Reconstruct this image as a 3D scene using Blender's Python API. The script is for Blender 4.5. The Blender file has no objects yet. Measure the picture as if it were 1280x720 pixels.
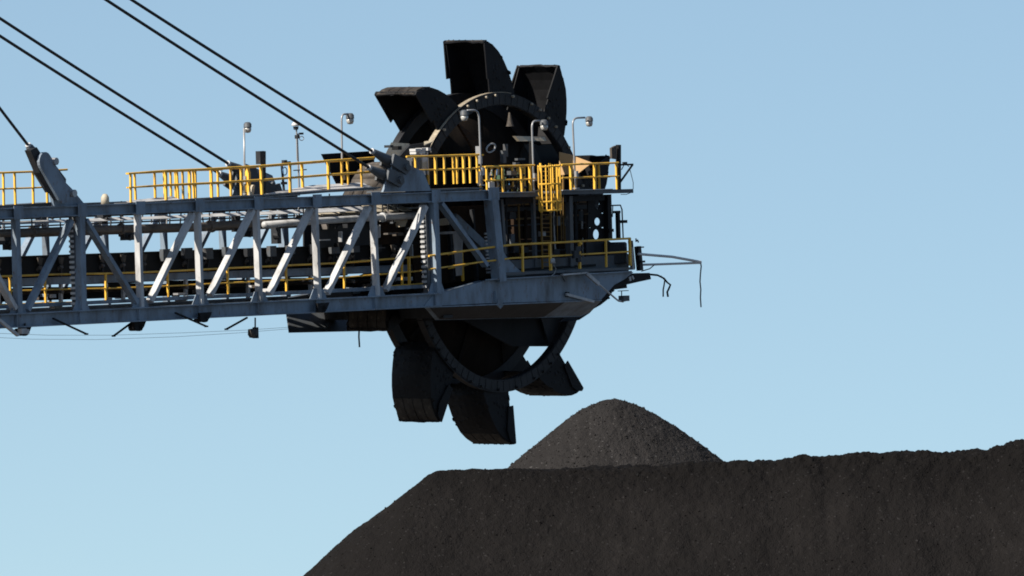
import bpy, math, random
import numpy as np
from mathutils import Vector, Matrix
random.seed(7)
R = math.radians
S = bpy.context.scene
COL = S.collection

# ------------------------------------------------------------------ camera, sky, sun, exposure
FPX, CAMZ, PITCH = 16000.0, 1.7, R(1.6)          # focal length in pixels of a 1280 wide frame
cam_d = bpy.data.cameras.new('camera')
cam_d.sensor_width = 36.0
cam_d.lens = 36.0 * FPX / 1280.0
cam_d.clip_start, cam_d.clip_end = 1.0, 30000.0
cam = bpy.data.objects.new('camera', cam_d)
COL.objects.link(cam)
cam.location = (0, 0, CAMZ)
cam.rotation_euler = (math.pi / 2 + PITCH, 0, 0)
S.camera = cam

SUN = Vector((-0.834, -0.552, 0.0)).normalized()
SUN_EL = R(38)
SUN = Vector((SUN.x * math.cos(SUN_EL), SUN.y * math.cos(SUN_EL), math.sin(SUN_EL)))
world = bpy.data.worlds.new('World')
S.world = world
world.use_nodes = True
nt = world.node_tree
sky = nt.nodes.new('ShaderNodeTexSky')
sky.sky_type = 'NISHITA'
sky.sun_disc = False
sky.sun_elevation = SUN_EL
sky.sun_rotation = math.atan2(SUN.x, SUN.y)
sky.air_density, sky.dust_density, sky.ozone_density = 1.0, 0.3, 0.7
# lift the pale horizon band: the air over the port is clear right down to the horizon
tc = nt.nodes.new('ShaderNodeTexCoord')
mp = nt.nodes.new('ShaderNodeVectorMath'); mp.operation = 'MULTIPLY_ADD'
mp.inputs[1].default_value = (1, 1, 1.5)
mp.inputs[2].default_value = (0, 0, 0.122)
nm = nt.nodes.new('ShaderNodeVectorMath'); nm.operation = 'NORMALIZE'
nt.links.new(tc.outputs['Generated'], mp.inputs[0])
nt.links.new(mp.outputs[0], nm.inputs[0])
nt.links.new(nm.outputs[0], sky.inputs[0])
bg = nt.nodes['Background']
bg.inputs['Strength'].default_value = 0.080
tint = nt.nodes.new('ShaderNodeMix'); tint.data_type = 'RGBA'; tint.blend_type = 'MULTIPLY'
tint.inputs[0].default_value = 1.0
tint.inputs[7].default_value = (.945, .99, .97, 1)                # camera white balance leans to teal
nt.links.new(sky.outputs[0], tint.inputs[6])
nt.links.new(tint.outputs[2], bg.inputs[0])

sun_d = bpy.data.lights.new('sun', 'SUN')
sun_d.energy, sun_d.angle, sun_d.color = 5.0, R(0.5), (1.0, 0.93, 0.83)
sun_o = bpy.data.objects.new('sun', sun_d)
COL.objects.link(sun_o)
sun_o.rotation_euler = SUN.to_track_quat('Z', 'Y').to_euler()
S.view_settings.view_transform = 'Standard'
S.view_settings.look = 'None'
S.view_settings.gamma = 1.0
S.view_settings.use_curve_mapping = False
S.cycles.filter_width = 1.8                                        # a long lens through warm air is never pixel sharp
S.view_settings.exposure = 0.78

# ------------------------------------------------------------------ frames: camera rays and the boom's own axes
FWD = Vector((0, math.cos(PITCH), math.sin(PITCH)))
UPV = Vector((0, -math.sin(PITCH), math.cos(PITCH)))
RGT = Vector((1, 0, 0))
CAMP = Vector((0, 0, CAMZ))
def ray(u, v): return RGT * (u - 640) + UPV * (360 - v) + FWD * FPX
def P(u, v, Y):
    r = ray(u, v)
    return CAMP + r * (Y / r.y)
E = (RGT * 12000 + UPV * 582 + FWD * 16000).normalized()          # along the boom, away and slightly up
D = Vector((0, 0, 1)).cross(E).normalized()                      # across the boom, away from the camera
Z = E.cross(D).normalized()
O = P(540, 304, 495)
M = Matrix(((E.x, D.x, Z.x, O.x), (E.y, D.y, Z.y, O.y), (E.z, D.z, Z.z, O.z), (0, 0, 0, 1)))
MI = M.inverted()
C0 = MI @ CAMP
def rb(u, v): return MI.to_3x3() @ ray(u, v)
def PB(u, v, d):
    r = rb(u, v); k = (d - C0.y) / r.y
    return C0 + r * k
def PS(u, v, s):
    r = rb(u, v); k = (s - C0.x) / r.x
    return C0 + r * k
PX = 1 / 32.2                                                     # metres per pixel at the machine
EX, DY, ZZ = Vector((1, 0, 0)), Vector((0, 1, 0)), Vector((0, 0, 1))

# ------------------------------------------------------------------ materials
def new_mat(name):
    m = bpy.data.materials.new(name); m.use_nodes = True
    n = m.node_tree
    return m, n, n.nodes['Principled BSDF']
def nd(n, t, **k):
    x = n.nodes.new(t)
    for a, b in k.items(): setattr(x, a, b)
    return x
def noise(n, scale, detail=6, rough=0.6, stretch=(1, 1, 1), seed=0.0):
    c = nd(n, 'ShaderNodeTexCoord'); mpn = nd(n, 'ShaderNodeMapping')
    mpn.inputs['Scale'].default_value = stretch
    mpn.inputs['Location'].default_value = (seed, seed * 1.7, seed * .6)
    n.links.new(c.outputs['Object'], mpn.inputs[0])
    t = nd(n, 'ShaderNodeTexNoise')
    t.inputs['Scale'].default_value = scale
    t.inputs['Detail'].default_value = detail
    t.inputs['Roughness'].default_value = rough
    n.links.new(mpn.outputs[0], t.inputs[0])
    return t.outputs['Fac']
def ramp(n, fac, a, b):
    r = nd(n, 'ShaderNodeMapRange'); r.clamp = True
    r.inputs[1].default_value, r.inputs[2].default_value = a, b
    n.links.new(fac, r.inputs[0])
    return r.outputs[0]
def mix(n, fac, a, b):
    x = nd(n, 'ShaderNodeMix', data_type='RGBA')
    if hasattr(fac, 'is_output'): n.links.new(fac, x.inputs[0])
    else: x.inputs[0].default_value = fac
    for i, c in ((6, a), (7, b)):
        if hasattr(c, 'is_output'): n.links.new(c, x.inputs[i])
        else: x.inputs[i].default_value = (*c, 1)
    return x.outputs[2]
def bump(n, p, h, dist, strength=0.6):
    b = nd(n, 'ShaderNodeBump')
    b.inputs['Strength'].default_value = strength
    b.inputs['Distance'].default_value = dist
    n.links.new(h, b.inputs['Height'])
    n.links.new(b.outputs[0], p.inputs['Normal'])
def paint(name, base, grime=(.06, .055, .05), rust=(.13, .065, .035), ga=(.52, .78), ra=(.64, .78), rough=.55, metal=0.0, spec=.3):
    m, n, p = new_mat(name)
    g1 = ramp(n, noise(n, 1.3, 8, .65, (1, 1, .35)), *ga)         # run-down coal dust, longer down than across
    g2 = ramp(n, noise(n, 7.0, 6, .7, (1, 1, .5), 3.1), *ra)
    tone = ramp(n, noise(n, .5, 4, .6, (1, 1, 1), 8.0), .3, .7)
    c = mix(n, tone, base, tuple(x * .8 for x in base))
    c = mix(n, g1, c, grime)
    c = mix(n, g2, c, rust)
    n.links.new(c, p.inputs['Base Color'])
    p.inputs['Roughness'].default_value = rough
    p.inputs['Metallic'].default_value = metal
    p.inputs['Specular IOR Level'].default_value = spec
    bump(n, p, noise(n, 9, 6, .7), .01, .35)
    return m
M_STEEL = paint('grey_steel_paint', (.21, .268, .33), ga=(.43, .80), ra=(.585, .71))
M_STEEL2 = paint('sooty_or_shaded_grey_paint', (.085, .095, .105), ga=(.45, .75), ra=(.6, .75))
M_PALE = paint('pale_or_sunlit_grey_paint', (.50, .50, .495), ga=(.46, .82), ra=(.60, .74))  # own pale grey; on near posts and braces, sunlight painted into steel paint
M_CREAM = paint('weathered_cream_plate', (.45, .39, .29), ga=(.5, .8), ra=(.6, .8))
M_ORANGE = paint('faded_orange_plate', (.52, .33, .16), ga=(.6, .95), ra=(.68, .8))
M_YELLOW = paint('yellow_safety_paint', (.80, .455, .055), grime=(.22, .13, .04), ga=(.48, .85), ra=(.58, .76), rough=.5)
M_YELLOWD = paint('grimy_or_shaded_yellow_paint', (.22, .12, .015), grime=(.07, .05, .03), ga=(.42, .7), ra=(.55, .75), rough=.6)
M_BLACK = paint('coal_blackened_steel', (.010, .010, .0112), grime=(.0045, .0045, .005), rust=(.026, .021, .017), ga=(.4, .7), ra=(.62, .8), rough=.62, spec=.14)
M_TAN = paint('worn_tan_steel', (.085, .07, .056), grime=(.02, .018, .017), rust=(.17, .14, .105), ga=(.45, .72), ra=(.55, .75), rough=.7)
M_WEAR = paint('scoured_scoop_plate', (.048, .041, .034), grime=(.009, .0066, .0062), rust=(.11, .09, .07), ga=(.42, .72), ra=(.56, .76), rough=.65, spec=.12)
M_SOOT = paint('sooty_brown_disc', (.019, .0145, .0115), grime=(.006, .0055, .005), rust=(.04, .025, .014), ga=(.42, .72), ra=(.6, .78), rough=.8, spec=.06)
M_BROWN = paint('rusty_or_sunlit_brown_plate', (.040, .024, .015), grime=(.010, .009, .008), rust=(.08, .04, .018), ga=(.42, .75), ra=(.58, .78), rough=.8, spec=.08)
M_DARK = paint('dark_grey_steel', (.030, .032, .036), grime=(.010, .010, .010), ga=(.45, .75), ra=(.64, .8), spec=.18)
M_GALV = paint('galvanised_tube', (.34, .34, .34), ga=(.6, .95), ra=(.7, .85), rough=.4, metal=.3)
M_PIPE = paint('dusty_grey_pipe', (.16, .14, .125), grime=(.05, .045, .04), ga=(.4, .75), ra=(.6, .8), rough=.6)
M_ROPE = paint('dark_wire_rope', (.022, .023, .026), ga=(.5, .9), ra=(.7, .85), rough=.55)
M_RUBBER = paint('black_belt_rubber', (.008, .008, .0085), grime=(.005, .005, .005), ga=(.4, .8), ra=(.72, .85), rough=.8)
M_WHITE = paint('white_housing', (.55, .54, .52), ga=(.6, .95), ra=(.72, .85))
M_GLASS, _n, _p = new_mat('frosted_lamp_glass')
_p.inputs['Base Color'].default_value = (.38, .37, .34, 1); _p.inputs['Roughness'].default_value = .25
M_GREEN = paint('green_hose', (.05, .10, .06), ga=(.5, .9), ra=(.7, .85))
M_BLUE = paint('blue_hose', (.05, .12, .24), ga=(.6, .9), ra=(.7, .85))
M_RING = paint('coal_worn_ring_steel', (.026, .026, .028), grime=(.009, .009, .010), rust=(.10, .085, .07), ga=(.45, .75), ra=(.66, .82), rough=.55, spec=.16)
M_RIM = paint('sunlit_rim_steel', (.30, .25, .18), grime=(.14, .11, .08), rust=(.42, .37, .29), ga=(.5, .8), ra=(.5, .7), rough=.5)

def coal_mat(name, a, b, bright, damp=False):
    m, n, p = new_mat(name)
    big = ramp(n, noise(n, .22, 6, .62), .40, .60)
    run = ramp(n, noise(n, 1.3, 7, .72, (1, .3, .3), 4.2), .38, .62)
    fine = ramp(n, noise(n, 11, 8, .8, (1, 1, 1), 9.1), .3, .72)
    c = mix(n, big, a, b)
    c = mix(n, run, c, tuple(.5 * (x + y) * .58 for x, y in zip(a, b)))
    c = mix(n, fine, tuple(x * .55 for x in a), c)
    co = nd(n, 'ShaderNodeTexCoord')
    if damp:                                                       # damp, freshly dozed coal along the top of the bank
        sx = nd(n, 'ShaderNodeSeparateXYZ'); n.links.new(co.outputs['Object'], sx.inputs[0])
        wob = nd(n, 'ShaderNodeMath', operation='MULTIPLY_ADD')
        n.links.new(noise(n, .35, 5, .6, (1, .5, .5), 2.2), wob.inputs[0]); wob.inputs[1].default_value = 2.6
        n.links.new(sx.outputs['Z'], wob.inputs[2])
        c = mix(n, ramp(n, wob.outputs[0], 8.0, 9.4), c, tuple(x * .40 for x in a))
    v = nd(n, 'ShaderNodeTexVoronoi'); v.inputs['Scale'].default_value = 17
    n.links.new(co.outputs['Object'], v.inputs[0])
    sep = nd(n, 'ShaderNodeSeparateColor'); n.links.new(v.outputs['Color'], sep.inputs[0])
    glint = ramp(n, sep.outputs[0], .975, 1.0)
    c = mix(n, glint, c, bright)
    n.links.new(c, p.inputs['Base Color'])
    p.inputs['Roughness'].default_value = .9
    p.inputs['Specular IOR Level'].default_value = .06
    mul = nd(n, 'ShaderNodeMath', operation='ADD')
    n.links.new(noise(n, 5, 8, .8), mul.inputs[0]); n.links.new(v.outputs['Distance'], mul.inputs[1])
    bump(n, p, mul.outputs[0], .07, .55)
    return m
M_COAL = coal_mat('brown_black_coal', (.0155, .0137, .0129), (.0080, .0073, .0070), (.024, .0225, .022), True)
M_COAL2 = coal_mat('grey_black_coal', (.0325, .0298, .0288), (.0255, .0238, .0232), (.062, .059, .057))

# ------------------------------------------------------------------ mesh builder (all in boom coordinates: s, d, z)
class MB:
    def __init__(self): self.v, self.f = [], []
    def add(self, vs, fs):
        o = len(self.v)
        self.v += [Vector(x) for x in vs]
        self.f += [tuple(i + o for i in f) for f in fs]
        return self
    def box(self, c, sx, sy, sz):
        c = Vector(c)
        vs = [c + Vector((x * sx / 2, y * sy / 2, z * sz / 2)) for x in (-1, 1) for y in (-1, 1) for z in (-1, 1)]
        return self.add(vs, [(0, 1, 3, 2), (4, 6, 7, 5), (0, 4, 5, 1), (2, 3, 7, 6), (0, 2, 6, 4), (1, 5, 7, 3)])
    def beam(self, a, b, w, h, side=DY):
        """square bar from a to b; w is measured along side, h across it"""
        a, b = Vector(a), Vector(b); t = (b - a).normalized()
        x = (side - t * side.dot(t)).normalized(); y = t.cross(x)
        vs = []
        for p in (a, b):
            for i, j in ((-1, -1), (1, -1), (1, 1), (-1, 1)): vs.append(p + x * (i * w / 2) + y * (j * h / 2))
        return self.add(vs, [(3, 2, 1, 0), (4, 5, 6, 7), (0, 1, 5, 4), (1, 2, 6, 5), (2, 3, 7, 6), (3, 0, 4, 7)])
    def ibeam(self, a, b, w, h, t, side=DY):
        """I-section: w flange width along side, h depth, t thickness"""
        a, b = Vector(a), Vector(b); q = (b - a).normalized()
        x = (side - q * side.dot(q)).normalized(); y = q.cross(x)
        self.beam(a + y * (h / 2 - t / 2), b + y * (h / 2 - t / 2), w, t, side)
        self.beam(a - y * (h / 2 - t / 2), b - y * (h / 2 - t / 2), w, t, side)
        return self.beam(a, b, t, h - 2 * t, side)
    def tube(self, pts, r, n=6, closed=False):
        pts = [Vector(p) for p in pts]; o = []; up = None
        L = len(pts)
        for i, p in enumerate(pts):
            t = (pts[min(i + 1, L - 1)] - pts[max(i - 1, 0)])
            if closed: t = pts[(i + 1) % L] - pts[i - 1]
            t.normalize()
            if up is None: up = ZZ if abs(t.z) < .9 else EX
            x = (up - t * up.dot(t)).normalized(); y = t.cross(x); up = x
            rr = r[i] if isinstance(r, (list, tuple)) else r
            o += [p + (x * math.cos(2 * math.pi * k / n) + y * math.sin(2 * math.pi * k / n)) * rr for k in range(n)]
        fs = []
        for i in range(L if closed else L - 1):
            j = (i + 1) % L
            for k in range(n):
                fs.append((i * n + k, i * n + (k + 1) % n, j * n + (k + 1) % n, j * n + k))
        if not closed: fs += [tuple(range(n - 1, -1, -1)), tuple((L - 1) * n + k for k in range(n))]
        return self.add(o, fs)
    def plate(self, pts, th):
        pts = [Vector(p) for p in pts]; th = Vector(th); n = len(pts)
        nn = Vector((0, 0, 0))
        for i in range(n): nn += pts[i].cross(pts[(i + 1) % n])
        if nn.dot(th) > 0: pts.reverse()
        vs = pts + [p + th for p in pts]
        fs = [tuple(range(n)), tuple(range(2 * n - 1, n - 1, -1))]
        fs += [(i, i + n, (i + 1) % n + n, (i + 1) % n) for i in range(n)]
        return self.add(vs, fs)
    def lathe(self, prof, c, axis=1, n=48, closed=True):
        """prof: (radius, offset along axis); turned about the d axis (1) or the z axis (2)"""
        c = Vector(c); vs = []; k = len(prof)
        for i in range(n):
            a = 2 * math.pi * i / n
            for r, h in prof:
                vs.append(c + (Vector((r * math.cos(a), h, r * math.sin(a))) if axis == 1 else Vector((r * math.cos(a), r * math.sin(a), h))))
        fs = []
        for i in range(n):
            j = (i + 1) % n
            for q in range(k if closed else k - 1):
                w = (q + 1) % k
                fs.append((i * k + q, i * k + w, j * k + w, j * k + q))
        return self.add(vs, fs)
    def mesh(self, name, mat, base=Vector((0, 0, 0)), smooth=False):
        me = bpy.data.meshes.new(name)
        me.from_pydata([tuple(x - base) for x in self.v], [], self.f)
        me.materials.append(mat)
        me.validate(); 
        if smooth:
            for p in me.polygons: p.use_smooth = True
        me.update()
        return me

def thing(name, label, cat, base, group=None, frame=None):
    o = bpy.data.objects.new(name, None); COL.objects.link(o)
    o.empty_display_size = .2
    base = Vector(base)
    o.matrix_world = (M if frame is None else frame) @ Matrix.Translation(base)
    o['label'], o['category'] = label, cat
    if group: o['group'] = group
    o['_'] = 0; del o['_']
    BASE[o.name] = base
    return o
BASE = {}
def part(name, mb, mat, parent, smooth=False, label=None):
    root = parent
    while root.parent: root = root.parent
    base = BASE[root.name]
    o = bpy.data.objects.new(name, mb.mesh(name, mat, base, smooth)); COL.objects.link(o)
    o.parent = parent
    if label: o['label'] = label
    return o
def lerp(a, b, t): return a + (b - a) * t
def poly_at(pts, u):
    """boom point on a polyline of (u, point) at picture column u"""
    for (u0, a), (u1, b) in zip(pts, pts[1:]):
        if u0 <= u <= u1: return a.lerp(b, (u - u0) / (u1 - u0))
    (u0, a), (u1, b) = (pts[0], pts[1]) if u < pts[0][0] else (pts[-2], pts[-1])
    return a + (b - a) * ((u - u0) / (u1 - u0))

# ------------------------------------------------------------------ ground
def ground():
    me = bpy.data.meshes.new('ground')
    L = 12000
    me.from_pydata([(-L, -2000, 0), (L, -2000, 0), (L, 2 * L, 0), (-L, 2 * L, 0)], [], [(0, 1, 2, 3)])
    m, n, p = new_mat('stockyard_dirt')
    c = mix(n, ramp(n, noise(n, .05, 8), .35, .7), (.06, .052, .046), (.10, .085, .07))
    n.links.new(c, p.inputs['Base Color']); p.inputs['Roughness'].default_value = .95
    me.materials.append(m)
    o = bpy.data.objects.new('ground', me); COL.objects.link(o); o['kind'] = 'structure'
ground()

# ------------------------------------------------------------------ coal stockpiles
def vnoise(x, y, seed):
    rs = np.random.RandomState(seed); T = rs.rand(256, 256)
    xi, yi = np.floor(x).astype(int), np.floor(y).astype(int)
    fx, fy = x - xi, y - yi
    fx, fy = fx * fx * (3 - 2 * fx), fy * fy * (3 - 2 * fy)
    g = lambda a, b: T[a % 256, b % 256]
    return (g(xi, yi) * (1 - fx) + g(xi + 1, yi) * fx) * (1 - fy) + (g(xi, yi + 1) * (1 - fx) + g(xi + 1, yi + 1) * fx) * fy - .5
def rough(x, y, seed, a):
    r = 0
    for i, (sc, amp) in enumerate(a): r = r + amp * vnoise(x * sc + 31 * i, y * sc + 17 * i, seed + i)
    return r
def axis(lo, a, b, hi, fine, coarse):
    return np.concatenate([np.arange(lo, a, coarse), np.arange(a, b, fine), np.arange(b, hi + coarse, coarse)])
def heap(name, label, xs, ys, hfun, mat, base, nl, area, lumpmat):
    X, Y = np.meshgrid(xs, ys)
    H = hfun(X, Y)
    nx, ny = len(xs), len(ys)
    V = np.stack([X.ravel() - base.x, Y.ravel() - base.y, H.ravel()], 1)
    i = np.arange((ny - 1) * nx).reshape(ny - 1, nx)[:, :-1].ravel()
    Fq = np.stack([i, i + 1, i + nx + 1, i + nx], 1)
    keep = (H.ravel()[Fq].max(1) > -.3)
    Fq = Fq[keep]
    used = np.unique(Fq); remap = np.full(len(V), -1); remap[used] = np.arange(len(used))
    V, Fq = V[used], remap[Fq]
    me = bpy.data.meshes.new(name)
    me.vertices.add(len(V)); me.vertices.foreach_set('co', V.ravel())
    me.loops.add(len(Fq) * 4); me.loops.foreach_set('vertex_index', Fq.ravel().astype(np.int32))
    me.polygons.add(len(Fq)); me.polygons.foreach_set('loop_start', np.arange(0, len(Fq) * 4, 4, dtype=np.int32))
    me.update(calc_edges=True); me.validate()
    me.materials.append(mat)
    o = bpy.data.objects.new(name, me); COL.objects.link(o)
    o.location = (base.x, base.y, 0)
    o['label'], o['category'], o['group'] = label, 'coal pile', 'coal heaps in the stockyard'
    # loose lumps lying on the surface
    rs = np.random.RandomState(5)
    ico = [(0, 0, 1), (.9, 0, .3), (.2, .95, .2), (-.8, .5, .35), (-.7, -.6, .3), (.3, -.9, .3), (0, 0, -.6)]
    ifc = [(0, 1, 2), (0, 2, 3), (0, 3, 4), (0, 4, 5), (0, 5, 1), (6, 2, 1), (6, 3, 2), (6, 4, 3), (6, 5, 4), (6, 1, 5)]
    I = np.array(ico)
    px = rs.uniform(area[0], area[1], nl); py = rs.uniform(area[2], area[3], nl)
    pz = hfun(px, py)
    sz = .012 + .045 * rs.rand(nl) ** 7
    ang = rs.rand(nl) * 6.28
    vv = I[None] * (rs.uniform(.6, 1.3, (nl, 7, 1))) * sz[:, None, None]
    c, s = np.cos(ang)[:, None], np.sin(ang)[:, None]
    vx = vv[..., 0] * c - vv[..., 1] * s + px[:, None] - base.x
    vy = vv[..., 0] * s + vv[..., 1] * c + py[:, None] - base.y
    vz = vv[..., 2] + pz[:, None]
    VV = np.stack([vx, vy, vz], -1).reshape(-1, 3)
    FF = (np.array(ifc)[None] + 7 * np.arange(nl)[:, None, None]).reshape(-1, 3)
    lm = bpy.data.meshes.new('coal_lumps')
    lm.vertices.add(len(VV)); lm.vertices.foreach_set('co', VV.ravel())
    lm.loops.add(len(FF) * 3); lm.loops.foreach_set('vertex_index', FF.ravel().astype(np.int32))
    lm.polygons.add(len(FF)); lm.polygons.foreach_set('loop_start', np.arange(0, len(FF) * 3, 3, dtype=np.int32))
    lm.update(calc_edges=True); lm.materials.append(lumpmat)
    l = bpy.data.objects.new('coal_lumps', lm); COL.objects.link(l); l.parent = o; l['kind'] = 'stuff'

YC = 470.0
crest_px = [(545, 589), (600, 588), (640, 587.5), (720, 586), (800, 582.5), (905, 579), (935, 576), (960, 577), (990, 574), (1012, 569.5), (1030, 572), (1100, 567),
            (1140, 563), (1165, 565), (1200, 564.5), (1235, 563), (1258, 556), (1290, 549), (1400, 540), (1700, 520)]
cxs = np.array([P(u, v, YC).x for u, v in crest_px]); chs = np.array([P(u, v, YC).z for u, v in crest_px])
def ridge_h(X, Y):
    xc = np.clip(X, cxs[0], None)
    h = np.interp(xc, cxs, chs)
    dy = np.where(Y < YC, YC - Y, np.maximum(0, Y - YC - 2.5))
    dist = np.hypot(X - xc, dy)
    a = .16
    g = rough(X, Y * .35, 40, [(.5, .5), (1.2, .25)]) * np.clip(dist / 3, .0, 1)
    return h - .81 * (np.sqrt(dist ** 2 + a * a) - a) + g * .5 + rough(X, Y, 51, [(1.7, .16), (4.2, .11), (9, .07)]) * np.exp(-(dist / 1.3) ** 2) * np.clip((X + 1) / 4, .3, 1) + rough(X, Y, 11, [(.5, .07), (1.3, .07), (4.0, .06), (11.0, .045)]) - .0
x0, x1 = P(335, 600, YC).x, P(1310, 600, YC).x
heap('coal_stockpile', 'long dark brown coal stockpile with a flat ridge filling the lower right', axis(cxs[0] - 13, x0, x1, x1 + 22, .038, .5),
     axis(YC - 13, YC - 6.6, YC + .7, YC + 15, .038, .5), ridge_h, M_COAL, Vector(((x0 + x1) / 2, YC, 0)), 3200, (x0 + 2, x1, YC - 6.2, YC + .5), M_COAL)
apex = P(764, 500, 483)
def cone_h(X, Y):
    dist = np.hypot((X - apex.x) * np.where(X > apex.x, .94, 1.11), (Y - 483))
    a = 1.5
    return apex.z - .84 * (np.sqrt(dist ** 2 + a * a) - a) + rough(X, Y, 77, [(.7, .05), (2.3, .05), (6, .05), (14, .05)])
heap('coal_cone', 'grey conical heap of fresh coal rising behind the long ridge', axis(apex.x - 15, apex.x - 5.6, apex.x + 5.8, apex.x + 15, .04, .5),
     axis(470, 477.2, 484.4, 497, .04, .5), cone_h, M_COAL2, Vector((apex.x, 483, 0)), 6000, (apex.x - 5, apex.x + 5.2, 477.4, 484), M_COAL2)

# ------------------------------------------------------------------ boom truss
W = 7.4
def tc_v(u): return 266.7 - 24.1 * u / 610            # centre line of the near top chord
def bc_v(u): return 401.5 - 26.5 * u / 540            # centre line of the near bottom chord
def NP(u, v, d=0.0): return PB(u, v, d)
truss = thing('boom_truss', 'long grey steel lattice boom with posts and diagonal braces', 'boom', NP(300, 395))
UL = -240
LT, RT = NP(UL, tc_v(UL)), NP(617, tc_v(617) + 1)
LB, RB = NP(UL, bc_v(UL)), NP(548, bc_v(548))
FAR = DY * W
posts = [(-206, -203, .26, .24), (-129, -126, .17, .24), (-52, -49, .2, .24), (19, 23, .26, .24), (99, 102, .30, .3), (171.5, 176, .17, .24), (246, 251, .17, .24), (319.5, 324.5, .17, .24), (392.5, 398, .17, .24),
         (465.5, 471, .17, .24), (541, 546, .30, .30), (613, 622, .42, .42)]
braces = [((-198, 281), (-137, 398)), ((-121, 396), (-60, 277)), ((-43, 275), (18, 386)), ((33, 388), (88, 276)), ((106, 275), (170, 379)), ((187, 377), (240, 268)), ((262, 369), (315, 263)), ((336, 368), (388, 261)),
          ((408, 367), (460, 259)), ((481, 363), (531, 258)), ((550, 254), (607, 332))]
for far in (0, 1):
    off = FAR * far
    r_end = NP(560, tc_v(560)) if far else RT
    part('top_chord', MB().ibeam(LT + off, r_end + off, .30, .40, .045), M_STEEL, truss)
    part('bottom_chord', MB().ibeam(LB + off, RB + off, .34, .54, .05), M_STEEL, truss)
    for i, (ut, ub, bs, bw) in enumerate(posts):
        if far and i == 11: continue
        a, b = NP(ut, tc_v(ut)) + off, NP(ub, bc_v(ub)) + off
        if i == 11: b = NP(624, 352)
        zt = a + (b - a).normalized() * .20; zb = b - (b - a).normalized() * (.27 if i < 11 else 0)
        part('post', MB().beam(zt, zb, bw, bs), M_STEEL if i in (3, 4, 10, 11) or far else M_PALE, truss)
        if not far:
            g = MB().box(NP(ut, tc_v(ut)) - DY * .165, .55 if i < 11 else .7, .02, .5)
            if i < 11: part('gusset_plate', MB().plate([NP(ub - 11, bc_v(ub) - 7, -.02), NP(ub + 11, bc_v(ub) - 8, -.02), NP(ub + 6, bc_v(ub) - 21, -.02), NP(ub - 6, bc_v(ub) - 21, -.02)], DY * .03), M_STEEL, truss)
            part('gusset_plate', g, M_STEEL, truss)
            part('stiffener', MB().box(NP(ub - 5, bc_v(ub)) - DY * .01, .03, .26, .44), M_STEEL, truss)
    for i, (a, b) in enumerate(braces):
        if far and i == 10: continue
        pa, pb = NP(*a) + off, NP(*b) + off
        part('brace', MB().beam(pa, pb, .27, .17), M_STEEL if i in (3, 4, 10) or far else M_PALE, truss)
# twin posts behind the near portal frames, with a lacing of batten plates
for u0, u1 in ((91, 95), (529.5, 534)):
    m = MB(); a, b = NP(u0, tc_v(u0) + 8, .22), NP(u1, bc_v(u1) - 9, .22)
    m.beam(a, b, .26, .14)
    part('twin_post', m, M_STEEL2, truss)
    m = MB()
    for k in range(17):
        p = a.lerp(b, (k + .7) / 18); m.box(p + EX * -.12 + DY * .02, .06, .2, .09)
    part('batten_plates', m, M_PALE, truss)['kind'] = 'stuff'
# cross beams between both faces
for i, (ut, ub, bs, bw) in enumerate(posts[:-1]):
    a = NP(ut, tc_v(ut)); b = NP(ub, bc_v(ub))
    part('cross_beam', MB().beam(a + DY * .17 - ZZ * .06, a + FAR - DY * .17 - ZZ * .06, .18, .22, EX), M_STEEL2, truss)
    part('cross_beam', MB().beam(b + DY * .19 - ZZ * .05, b + FAR - DY * .19 - ZZ * .05, .24, .3, EX), M_DARK, truss)
for i in range(len(posts) - 2):
    a, b = NP(posts[i][0], tc_v(posts[i][0])), NP(posts[i + 1][0], tc_v(posts[i + 1][0]))
    part('wind_brace', MB().beam(a + DY * .3 - ZZ * .1, b + FAR - DY * .3 - ZZ * .1, .1, .1, EX), M_STEEL2, truss)
    a, b = NP(posts[i][1], bc_v(posts[i][1])), NP(posts[i + 1][1], bc_v(posts[i + 1][1]))
    part('wind_brace', MB().beam(a + DY * .3 - ZZ * .16, b + FAR - DY * .3 - ZZ * .16, .12, .12, EX), M_DARK, truss)

# upper walkway decks and added pale strips tilted to catch the sun
def deck(pts_top, d0, d1, th, name='deck', mat=M_STEEL2, parent=truss):
    a, b = pts_top
    p0, p1 = NP(*a, d0), NP(*b, d0); w = DY * (d1 - d0)
    return part(name, MB().plate([p0, p1, p1 + w, p0 + w], -ZZ * th), mat, parent)
deck(((160, 253.3), (330, 243)), .05, .72, .06)
deck(((330, 243), (476, 233.5)), .05, .72, .06)
deck(((-238, 271), (83, 252)), .5, 1.8, .1)
deck(((512, 237.5), (604, 234)), .1, 2.2, .07)
def add_sunlit_strip(u0, v0, u1, v1, h0, h1, d, name='sunlit_strip', mat=M_PALE, tilt=.9):
    """added strip for a sunlit edge: leans back so the sun reaches it"""
    a, b = NP(u0, v0, d), NP(u1, v1, d)
    q = lambda p, h: p + ZZ * (h * PX) + DY * (h * PX * tilt * 3)
    part(name, MB().plate([a, b, q(b, h1), q(a, h0)], Vector((0, .01, -.02))), mat, truss)
add_sunlit_strip(163, 253.5, 226, 249.8, 2.5, 5, .08)
add_sunlit_strip(324, 247, 410, 240, 2.5, 9, .08)
add_sunlit_strip(410, 240, 472, 236.5, 9, 9, .08)
for (u0, u1, o, h) in ((104, 168, 14.5, 4), (176, 243, 14.5, 3.5), (252, 316, 14.5, 4), (326, 390, 14.5, 4.5), (398, 462, 14.5, 5.5), (0, 92, 14, 3)):
    add_sunlit_strip(u0, tc_v(u0) + o, u1, tc_v(u1) + o, h * .8, h, 1.4)

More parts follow.
